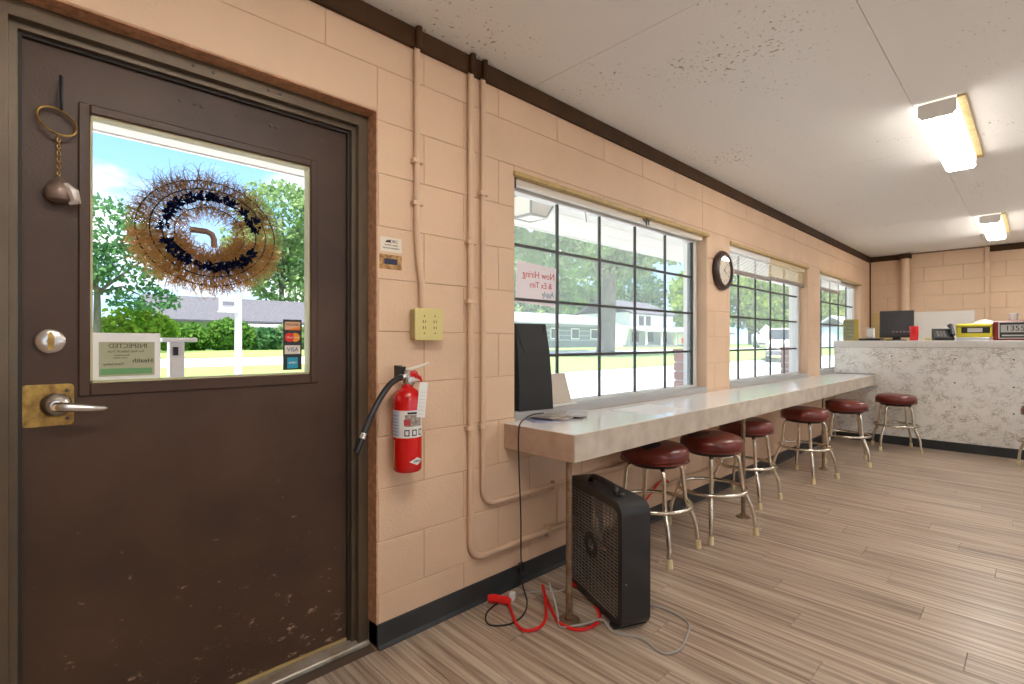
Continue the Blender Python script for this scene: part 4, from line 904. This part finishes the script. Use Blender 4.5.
text('1355', .075, M['ink'], o, (-.1050, .0, .125), ROT_B); B().box(-.1045, -.103, -.20, .10, .045, .060).build('button_row', mat('grey print b', (.45, .43, .42), .6), o)
B().lathe([(.028, 0), (.028, .03), (.001, .034)], 14, 'x', (-.13, -.09, .10)).build('red_knob', M['redp'], o)
o = at('foam_cup', 'white foam cup standing on the maroon machine', 'cup', 7.50, .18, ZK+.205)
B().lathe([(.027, 0), (.038, .07), (.040, .074), (.040, .082), (.036, .082), (.026, .006), (.001, .006)], 20).build('cup_body', M['white'], o, True)
o = at('black_gadget', 'dark rounded gadget on the maroon machine right of the foam cup', 'gadget', 7.50, .04, ZK+.205)
B().lathe([(.045, 0), (.050, .02), (.045, .045), (.02, .058), (.001, .06)], 18).build('body', M['black'], o, True); B().lathe([(.02, .055), (.018, .065), (.001, .068)], 12).build('cap', M['maroon'], o, True)
o = at('crumpled_bag', 'crumpled white plastic bag on the yellow machine', 'bag', 7.56, .41, ZK+.185)
b = B(); vs = []; fs = []; n1, n2 = 16, 5
for i in range(n2):
    for k in range(n1):
        q = 2*PI*k/n1; r_ = (1-i/(n2-1)*.85); h = .045*math.sin(i/(n2-1)*PI/2)
        vs.append((.08*r_*math.cos(q)*random.uniform(.85, 1.15), .105*r_*math.sin(q)*random.uniform(.85, 1.15), h*random.uniform(.6, 1.1) if i else 0))
for i in range(n2-1):
    for k in range(n1): fs.append((i*n1+k, i*n1+(k+1) % n1, (i+1)*n1+(k+1) % n1, (i+1)*n1+k))
fs.append(tuple((n2-1)*n1+k for k in range(n1))); b.add(vs, fs).build('bag_film', mat('white film', (.78, .70, .66), .4), o)
for k, (y, w_, h_, m_, l_) in enumerate(((.86, .05, .03, M['ivory'], 'small ivory clip box left of the telephone'), (.90, .08, .008, M['paper'], 'white slip of paper beside the red cup'))):
    B().bbox(7.28, 7.28+w_, y-w_/2, y+w_/2, ZK, ZK+h_, .002).build(('clip_box', 'paper_slip')[k], m_, label=l_, cat=('box', 'paper')[k])
# fixed to the back wall
B().box(XB-.006, XB-.0005, .585, 1.262, 1.0, 1.605).build('wall_panel', mat('white wall panel', (.78, .74, .69), .4), label='plain white splash panel fixed to the back wall', cat='panel')
B().box(XB-.010, XB-.0005, 1.46, 1.716, 1.0, 1.612).build('wood_panel', mat('yellow wood panel', (.62, .46, .20), .5, var=.12, vscale=6), label='yellowish wood panel on the back wall corner behind the monitor', cat='panel')
o = empty('vent_pipe', (XB-.055, 1.315, 1.0)); tag(o, 'thick peach painted vertical pipe on the back wall near the corner', 'pipe')
onto(o).cyl((XB-.056, 1.315, 1.0), (XB-.056, 1.315, 2.372), .054, 20).build('pipe', M['conduit'], o, True); onto(o).bbox(XB-.12, XB-.018, 1.245, 1.385, 2.372, 2.44, .004).build('pipe_cap', M['trim'], o)
o = empty('wall_conduit', (XB-.02, .458, 1.0)); tag(o, 'narrow peach painted vertical conduit on the back wall', 'conduit')
onto(o).box(XB-.034, XB-.001, .438, .478, 1.0, 2.43).build('pipe', M['conduit'], o); onto(o).box(XB-.036, XB-.018, .444, .472, 1.70, 1.74).build('clamp', M['conduit'], o)
# ================================================================== outside
def gz(y): return -.12 if y < 4 else min(.60, -.12+(y-4)*.036)
def strip(name, x0, x1, ys_, m, dz=0, label=None, cat=None, kind='structure'):
    b = B(); vs = []; fs = []
    for y in ys_: vs += [(x0, y, gz(y)+dz), (x1, y, gz(y)+dz), (x0, y, gz(y)+dz-.3), (x1, y, gz(y)+dz-.3)]
    for k in range(len(ys_)-1):
        i = 4*k; fs += [(i, i+1, i+5, i+4), (i+2, i+6, i+7, i+3), (i, i+4, i+6, i+2), (i+1, i+3, i+7, i+5)]
    fs += [(0, 2, 3, 1), (len(vs)-4, len(vs)-3, len(vs)-1, len(vs)-2)]
    return b.add(vs, fs).build(name, m, kind=kind)
strip('ground_concrete_lot', -60, 160, [1.936, 4, 11.2], M['concrete'])
strip('ground_lawn', -60, 160, [11.2, 17.8], M['grass'], .04)
strip('ground_road', -60, 160, [17.8, 22.6], M['asphalt'])
strip('ground_far_lawn', -60, 160, [22.6, 24, 120], M['grass'], .04)
B().box(-60, 160, -60, YW+.188, -.5, -.13).build('ground_building_pad', M['concrete'], kind='structure')
# eave over the walk
so = B().box(X0R-1, 14, 1.936, 3.80, 2.436, 2.52).build('porch_soffit', M['white'], kind='structure')
for k in range(6):
    for j in range(6): B().bbox(X0R-1+j*2.93+.002, X0R-1+(j+1)*2.93-.002, 1.94+k*.31+.003, 1.94+(k+1)*.31-.003, 2.420, 2.437, .003).build('soffit_board', mat('soffit paint', (.62, .58, .53), .6), so)
B().bbox(X0R-1, 14, 3.80, 3.83, 2.412, 2.56, .004).build('soffit_fascia', M['white'], so)
B().box(X0R-1.2, 14, Y0R-1.1, 3.83, 2.66, 2.75).build('roof', mat('sun block roof', (.2, .19, .18), .9), kind='structure')  # unseen slab, put in to keep the sun out of the room
o = empty('porch_lantern', (3.10, 3.02, 2.15)); tag(o, 'four sided ceiling lantern under the porch soffit outside the first window', 'lantern')
lf = mat('lantern frame', (.20, .17, .14), .5)
b = B(); b.box(-.17, .17, -.17, .17, .255, .27); b.build('top_plate', lf, o)
for sx in (-1, 1):
    for sy in (-1, 1): B().tube([(sx*.16, sy*.16, .256), (sx*.095, sy*.095, .10)], .011, 6).build('corner_bar', lf, o)
b = B()
for s_ in (-1, 1): b.box(-.105, .105, s_*.095-.01, s_*.095+.01, .09, .11).box(s_*.095-.01, s_*.095+.01, -.085, .085, .09, .11)
b.build('bottom_frame', lf, o)
fg = mat('frosted lantern glass', (.78, .72, .62), .4)
for s_ in (-1, 1):
    B().add([(-.15, s_*.152, .255), (.15, s_*.152, .255), (.088, s_*.090, .10), (-.088, s_*.090, .10)], [(0, 1, 2, 3)]).build('side_pane', fg, o)
    B().add([(s_*.152, -.15, .255), (s_*.152, .15, .255), (s_*.090, .088, .10), (s_*.090, -.088, .10)], [(0, 1, 2, 3)]).build('side_pane', fg, o)
B().box(-.088, .088, -.088, .088, .096, .100).build('bottom_pane', fg, o)
# brick wainscot on the outside of each pier, courses of real bricks
brk = B().bbox(-.0975, .0975, -.045, .045, 0, .062, .003).build('brick', M['brick'])
firstb = True
for i, (a, b_) in enumerate(((.97, 1.68), (3.73, 4.143), (6.16, 6.61), (8.57, 9.2))):
    wcore = B().box(a+.018, b_-.018, YO, YO+.085, -.4, 1.10).build('wall_brick_%d' % (i+1), M['mortar'], kind='structure')
    B().box(a, b_, YO, YO+.10, 1.10, 1.125).build('cap_course', M['brick'], wcore)
    for k in range(15):
        z = .0+k*.0733; x = a-(.10 if k % 2 else 0)
        while x < b_-.02:
            u0, u1 = max(x, a), min(x+.205, b_)
            if u1-u0 > .03:
                if u1-u0 > .2:
                    q = brk if firstb else inst(brk, wcore)
                    if firstb: brk.parent = wcore; firstb = False
                    q.location = ((u0+u1)/2, YO+.048, z)
                else: B().bbox(u0+.004, u1-.004, YO+.003, YO+.093, z, z+.062, .003).build('brick', M['brick'], wcore)
            x += .213
# trees
LG = [m_leaf('leaf mid', (.07, .17, .03), (.20, .36, .07)), m_leaf('leaf bright', (.15, .30, .03), (.40, .52, .08)), m_leaf('leaf blue', (.06, .16, .06), (.17, .32, .14)), m_leaf('leaf pale', (.16, .26, .11), (.36, .48, .22))]
def crown(par, blobs, n, s, m, name='crown'):
    vol = np.array([b[3]*b[4]*b[5] for b in blobs])**.67; vol /= vol.sum(); P = []
    for b, f_ in zip(blobs, vol):
        k = max(8, int(n*f_)); d = rng.normal(size=(k, 3)); d /= np.linalg.norm(d, axis=1)[:, None]
        r = rng.uniform(.35, 1.0, k)**.45; lump = 1+.22*np.sin(d[:, 0]*7+b[0])*np.sin(d[:, 1]*6+b[1])*np.cos(d[:, 2]*5)
        P.append(np.array(b[:3])+d*(r*lump)[:, None]*np.array(b[3:6]))
    P = np.concatenate(P); k = len(P); u = rng.normal(size=(k, 3)); u /= np.linalg.norm(u, axis=1)[:, None]
    w = rng.normal(size=(k, 3)); v = np.cross(u, w); v /= np.linalg.norm(v, axis=1)[:, None]
    sc_ = s*rng.uniform(.5, 1.2, k)[:, None]
    return quads(name, P, u*sc_, v*sc_*.6, m, par, kind='stuff')
def tree(x, y, label, blobs, n, s, m, tr, th, lean=(0, 0), name='tree', group='trees across the road'):
    z = gz(y)-.02; o = empty(name, (x, y, z)); tag(o, label, 'tree', group)
    b = B(); lx, ly = lean
    b.tube([(0, 0, 0), (0, 0, .25), (lx*.3, ly*.3, th*.35), (lx*.7, ly*.7, th*.7), (lx, ly, th)], [tr*1.35, tr*1.08, tr, tr*.9, tr*.7], 14)
    b.build('trunk', M['bark'], o, True)
    for k in range(5):
        a = 2*PI*k/5+x; e = blobs[k % len(blobs)]
        B().tube([(lx, ly, th*.92), (lx*.6+e[0]*.4+.5*math.cos(a), ly*.6+e[1]*.4+.5*math.sin(a), th*1.1+(e[2]-th)*.4), (e[0]+.3*math.cos(a), e[1]+.3*math.sin(a), e[2])], [tr*.55, tr*.35, tr*.12], 7).build('branch', M['bark'], o, True)
    crown(o, blobs, n, s, m); return o
tree(24.0, 17.3, 'large oak with a thick pale trunk on the lawn outside the first window', [(0, 0, 9, 5, 4, 2.6), (-5, 1, 7.4, 3.4, 3, 1.7), (4.5, -1, 7.6, 3.6, 3, 1.8), (-2.5, -1, 6.6, 2.4, 2, 1.1), (3, 1, 6.1, 2.4, 2, 1.2), (-7, 2, 6.0, 2, 2, 1.0), (1.5, 0, 5.4, 2.2, 2, .8), (-4, 0, 5.6, 2.2, 2, .9)], 12000, .20, LG[3], .50, 4.8, (.5, .1), name='oak_tree')
tree(2.2, 31, 'tree with airy foliage at the left edge of the door glass', [(0, 0, 6.2, 2.2, 2, 1.4), (1.0, 0, 4.4, 2.2, 1.8, 1.0), (-1.2, 0, 4.0, 2, 2, 1.4), (2.2, .5, 5.2, 1.2, 1, .6), (1.8, 0, 2.8, 1.6, 1.4, .7)], 3400, .13, LG[2], .16, 3.2)
tree(17.2, 50, 'tall pale tree rising behind the old house', [(0, 0, 12.5, 4.0, 4, 3.4), (-2.4, 0, 9, 2.8, 3, 2.6), (2.6, 0, 9, 3.4, 3, 3), (.5, 0, 6, 3.6, 3, 2.2), (3.2, 0, 14.5, 2.2, 2, 1.6)], 7000, .24, LG[3], .3, 6)
tree(27, 62, 'tall tree at the right edge of the door glass behind the house', [(0, 0, 14, 4.6, 4.5, 4), (-2, 0, 10, 3.5, 3, 3.5), (2, 0, 7, 4, 3, 3.5)], 5500, .29, LG[0], .3, 6)
for k, (x, y, h, r_, m_, l_) in enumerate(((47, 52, 15, 5.5, 3, 'pale green tree behind the left end of the grey long house'), (61, 57, 17, 6, 0, 'broad green tree behind the oak trunk'), (75, 58, 17, 6, 0, 'broad green tree behind the white porch house'), (90, 58, 18, 6.5, 2, 'bluish green tree right of the white porch house'), (92, 45, 16, 5.5, 1, 'bright green tree at the right of the first window'),
        (95, 33, 17, 5.5, 1, 'bright green tree filling the left of the middle window'), (112, 43, 20, 7, 0, 'dark green tree in the middle of the middle window'), (106, 26, 17, 5.5, 1, 'bright green tree at the right of the middle window'), (126, 36, 21, 7, 2, 'tall bluish tree far behind the middle window'),
        (142, 35, 22, 8, 2, 'tall bluish tree seen through the far window'))):
    tree(x, y, l_, [(0, 0, h*.62, r_, r_, h*.30), (-r_*.5, 0, h*.40, r_*.7, r_*.6, h*.24), (r_*.5, -.5, h*.42, r_*.7, r_*.6, h*.24), (0, -r_*.5, h*.28, r_*.9, r_*.5, h*.20)], 6000, .42, LG[m_], .35, h*.42)
# shrubs around the old house
def shrub(x, y, label, rx, rz_, n, m_, s=.15):
    o = empty('shrub', (x, y, gz(y))); tag(o, label, 'shrub', 'shrubs around the old house')
    for k in range(3): B().tube([(0, 0, 0), ((k-1)*rx*.3, .1, rz_*.6), ((k-1)*rx*.5, .1, rz_*1.0)], [.05, .035, .015], 6).build('stem', M['bark'], o)
    crown(o, [(0, 0, rz_*.95, rx, rx*.7, rz_*.9), (-rx*.5, -.2, rz_*.7, rx*.6, rx*.5, rz_*.7), (rx*.55, -.2, rz_*.8, rx*.6, rx*.5, rz_*.75)], n, s, m_, 'foliage')
shrub(6.9, 36.3, 'dense green shrub at the left corner of the old house', 1.3, .95, 1500, LG[0]); shrub(9.2, 36.3, 'tall leafy shrub left of the sign post before the house', 1.4, 1.15, 1700, LG[0])
shrub(11.4, 36.3, 'dark shrub in the middle of the house front', 1.1, .85, 1300, LG[2]); shrub(13.4, 36.3, 'pale feathery shrub right of the sign post', 1.5, 1.05, 1700, LG[3]); shrub(15.7, 36.3, 'leafy shrub behind the payment decal', 1.3, 1.0, 1400, LG[0])
shrub(3.9, 33.0, 'bright yellow green bush left of the old house', 1.7, 1.35, 2200, LG[1]); shrub(5.0, 37.0, 'bright green bush touching the house corner', 1.2, 1.2, 1500, LG[1]); shrub(17.6, 37.0, 'tall bright bush at the right end of the old house', .7, 1.35, 900, LG[1])
# old house with grey roof
o = empty('old_house', (12, 43, gz(43))); tag(o, 'old pale green house with a long grey roof behind shrubs', 'house')
pg = mat('pale green siding', (.55, .66, .55), .8, var=.1, vscale=3); rf = mat('grey shingle', (.075, .075, .088), .9, col2=(.12, .115, .125), vscale=6)
hz = gz(43)
onto(o).box(6.0, 19.0, 39.6, 46.4, hz-.1, 2.75).build('wall', pg, o)
b = onto(o); b.prism([(38.9, 2.68), (43, 4.55), (47.1, 2.68), (47.1, 2.55), (43, 4.40), (38.9, 2.55)], 5.5, 19.5, 'x'); b.build('roof', rf, o)
onto(o).prism([(39.6, 2.6), (43, 4.35), (46.4, 2.6)], 6.0, 6.1, 'x').build('gable', pg, o)
onto(o).prism([(37.9, 2.30), (39.7, 2.62), (39.7, 2.50), (37.9, 2.18)], 9.5, 16.0, 'x').build('porch_roof', mat('pale porch roof', (.5, .48, .46), .9), o)
for x in (9.8, 12.8, 15.7): onto(o).box(x-.06, x+.06, 38.05, 38.17, hz-.1, 2.22).build('porch_post', M['white'], o)
for x in (7.6, 11.2, 14.2): 
    w_ = onto(o); w_.box(x-.5, x+.5, 39.55, 39.61, 1.15, 2.15); q = w_.build('window', M['white'], o)
    onto(o).box(x-.43, x+.43, 39.53, 39.56, 1.22, 2.08).build('pane', mat('dark house glass', (.03, .035, .04), .15), o)
# long grey house behind the oak
o = empty('grey_house', (36, 33, gz(33))); tag(o, 'long low grey house with pale bands behind the oak trunk', 'house')
gw = mat('blue grey siding', (.15, .17, .215), .8, var=.08, vscale=2); 
onto(o).box(27, 43, 31, 36, gz(33)-.1, 3.0).build('wall', gw, o)
onto(o).prism([(30.4, 2.95), (33.5, 4.0), (36.6, 2.95), (36.6, 2.8), (33.5, 3.85), (30.4, 2.8)], 26.5, 43.5, 'x').build('roof', mat('pale metal roof', (.30, .31, .34), .6), o)
for z in (1.3, 1.75, 2.2, 2.65): onto(o).box(26.98, 43.02, 30.97, 31.0, z, z+.12).build('siding_band', mat('white siding band', (.34, .35, .38), .7), o)
for x in (29, 32, 35, 38, 41):
    onto(o).box(x-.6, x+.6, 30.93, 31.0, 1.45, 2.5).build('window', M['white'], o); onto(o).box(x-.5, x+.5, 30.91, 30.94, 1.55, 2.4).build('pane', MATS['dark house glass'], o)
# white porch house
o = empty('porch_house', (50, 31, gz(31))); tag(o, 'two storey white house with a shaded porch right of the oak', 'house')
onto(o).box(46, 55, 30, 37, gz(31)-.1, 4.4).build('wall', M['white'], o)
onto(o).prism([(29.5, 4.3), (33.5, 6.0), (37.5, 4.3), (37.5, 4.15), (33.5, 5.85), (29.5, 4.15)], 45.5, 55.5, 'x').build('roof', rf, o)
onto(o).prism([(27.2, 2.35), (30.1, 2.9), (30.1, 2.75), (27.2, 2.2)], 44.5, 58, 'x').build('porch_roof', mat('grey porch roof', (.40, .42, .45), .8), o)
for x in (45, 48, 51, 54, 57.6): onto(o).box(x-.08, x+.08, 27.35, 27.5, gz(31)-.1, 2.3).build('porch_post', M['white'], o)
onto(o).box(44.6, 58, 27.3, 30, gz(31)-.1, gz(31)+.3).build('porch_floor', mat('porch deck', (.25, .26, .28), .8), o)
for x in (48.2, 49.6): onto(o).box(x-.45, x+.45, 29.95, 30.01, 3.0, 4.0).build('window', MATS['dark house glass'], o)
for x in (47, 50, 53): onto(o).box(x-.6, x+.6, 29.95, 30.01, 1.2, 2.3).build('window', MATS['dark house glass'], o)
onto(o).box(52.0, 52.6, 27.2, 27.3, 1.05, 1.65).build('porch_sign', M['redp'], o)
o = empty('low_building', (68, 33, .6)); tag(o, 'low pale building at the right of the first window', 'building')
onto(o).box(60, 76, 32, 38, .5, 2.5).build('wall', M['offw'], o); onto(o).prism([(31.5, 2.45), (35, 3.3), (38.5, 2.45), (38.5, 2.3), (35, 3.15), (31.5, 2.3)], 59.5, 76.5, 'x').build('roof', rf, o)
for x in (63, 67, 71): onto(o).box(x-.7, x+.7, 31.95, 32.01, 1.2, 2.1).build('window', MATS['dark house glass'], o)
o = empty('blue_shed', (74, 19, gz(19))); tag(o, 'pale blue gabled shed seen through the far window', 'shed')
onto(o).box(70, 78, 15.5, 19, 0, 3.0).build('wall', mat('pale blue siding', (.55, .65, .72), .7), o); onto(o).prism([(15.0, 2.9), (17.2, 4.4), (19.5, 2.9), (19.5, 2.7), (17.2, 4.2), (15.0, 2.7)], 69.5, 78.5, 'x').build('roof', mat('pale blue roof', (.62, .68, .74), .6), o)
# vehicles
tyre = mat('tyre', (.02, .02, .02), .8); cg = mat('car glass', (.04, .05, .06), .1)
def car(x, y, rz_, L_, W_, H_, m_, label, group=None, truck=False):
    o = empty('car', (x, y, gz(y)), rz_); tag(o, label, 'car', group)
    h = H_; wb_ = L_/2
    if truck: pf = [(-wb_, .35), (-wb_+.02, .95), (-wb_+1.3, 1.05), (-wb_+1.8, h), (-wb_+3.6, h), (-wb_+3.75, 1.08), (wb_, 1.05), (wb_, .38)]
    else: pf = [(-wb_, .32), (-wb_+.03, .72), (-wb_+.9, .86), (-wb_+1.55, h), (wb_-1.1, h), (wb_-.35, .92), (wb_, .85), (wb_, .34)]
    B().prism(pf, -W_/2, W_/2, 'y').build('body', m_, o)
    a0 = -wb_+(1.42 if truck else 1.05); a1 = -wb_+1.75 if truck else -wb_+1.58
    gx = -wb_+3.5 if truck else wb_-1.15
    for s_ in (-1, 1): B().prism([(a0+.1, h*.60+.02), (a1+.12, h-.10), (gx, h-.10), (gx+.12, h*.60+.02)], s_*W_/2-.012, s_*W_/2+.012, 'y').build('side_window', cg, o)
    B().add([(a0-.04, -W_/2+.1, h*.60+.06), (a0-.04, W_/2-.1, h*.60+.06), (a1-.06, W_/2-.14, h-.06), (a1-.06, -W_/2+.14, h-.06)], [(0, 1, 2, 3)]).build('windscreen', cg, o)
    for xx in (-wb_+.85, wb_-.9):
        for s_ in (-1, 1): B().lathe([(.20, -.11), (.34, -.11), (.36, -.06), (.36, .06), (.34, .11), (.20, .11)], 18, 'y', (xx, s_*(W_/2-.10), .36)).build('wheel', tyre, o, True)
    B().bbox(-wb_-.08, -wb_+.05, -W_/2, W_/2, .38, .62, .03).build('bumper', mat('dark bumper', (.10, .11, .12), .5), o)
    for s_ in (-1, 1): B().bbox(-wb_-.02, -wb_+.04, s_*W_*.36-.18, s_*W_*.36+.18, .66, .84, .02).build('headlight', M['steel'], o)
cw = mat('white car paint', (.78, .78, .78), .25, coat=.4); cb_ = mat('blue car paint', (.06, .11, .20), .25, coat=.4); cs = mat('silver car paint', (.50, .52, .55), .25, .3)
car(31.0, 9.95, .35, 5.4, 1.95, 1.85, cw, 'white pickup truck parked on the lot outside the middle window', truck=True)
car(52, 24.3, 0, 4.5, 1.75, 1.45, cb_, 'dark blue car parked at the right of the first window')
for k, (x, y, m_, l_) in enumerate(((60, 21.5, cw, 'white car parked leftmost in the row beyond the lawn'), (66, 22.2, cs, 'silver car second in the row beyond the lawn'), (72, 22.6, cw, 'white car third in the row beyond the lawn'), (79, 23.0, cw, 'white car last in the row beyond the lawn'))):
    car(x, y, .5, 4.5, 1.8, 1.5, m_, l_, 'cars parked beyond the lawn')
# posts and signs
o = empty('sign_post', (2.95, 11.0, gz(11))); tag(o, 'white sign post with a small box sign on the lawn outside the door', 'sign post')
onto(o).box(2.895, 3.005, 10.95, 11.05, gz(11)-.1, 2.10).build('post', mat('grey white post', (.42, .42, .44), .6), o)
onto(o).box(2.62, 2.90, 10.94, 11.06, 1.78, 2.06).build('sign_box', MATS['grey white post'], o); onto(o).box(2.66, 2.86, 10.93, 10.945, 1.90, 1.97).build('sign_lettering', mat('grey sign print', (.14, .14, .16), .7), o); onto(o).box(2.60, 2.92, 10.92, 11.08, 1.765, 1.79).build('sign_trim', mat('sign trim', (.5, .5, .5), .6), o)
o = empty('porch_rail_post', (.62, 3.6, -.12)); tag(o, 'short white rail post with a flat cap outside the door', 'post')
onto(o).box(.585, .66, 3.56, 3.64, -.12, 1.18).build('post', M['white'], o); onto(o).bbox(.54, .72, 3.52, 3.68, 1.18, 1.205, .004).build('cap', M['white'], o); onto(o).box(.60, .625, 3.54, 3.56, 1.10, 1.15).build('latch', M['blackm'], o)
o = empty('road_sign', (36.5, 12.9, gz(12.9))); tag(o, 'pale diamond shaped road sign outside the middle window', 'road sign')
onto(o).cyl((36.5, 12.9, gz(12.9)), (36.5, 12.9, 2.2), .04, 8).build('post', M['alu'], o); b = onto(o); b.prism([(12.9-.5, 1.9), (12.9, 2.4), (12.9+.5, 1.9), (12.9, 1.4)], 36.44, 36.46, 'x'); b.build('plate', M['offw'], o)
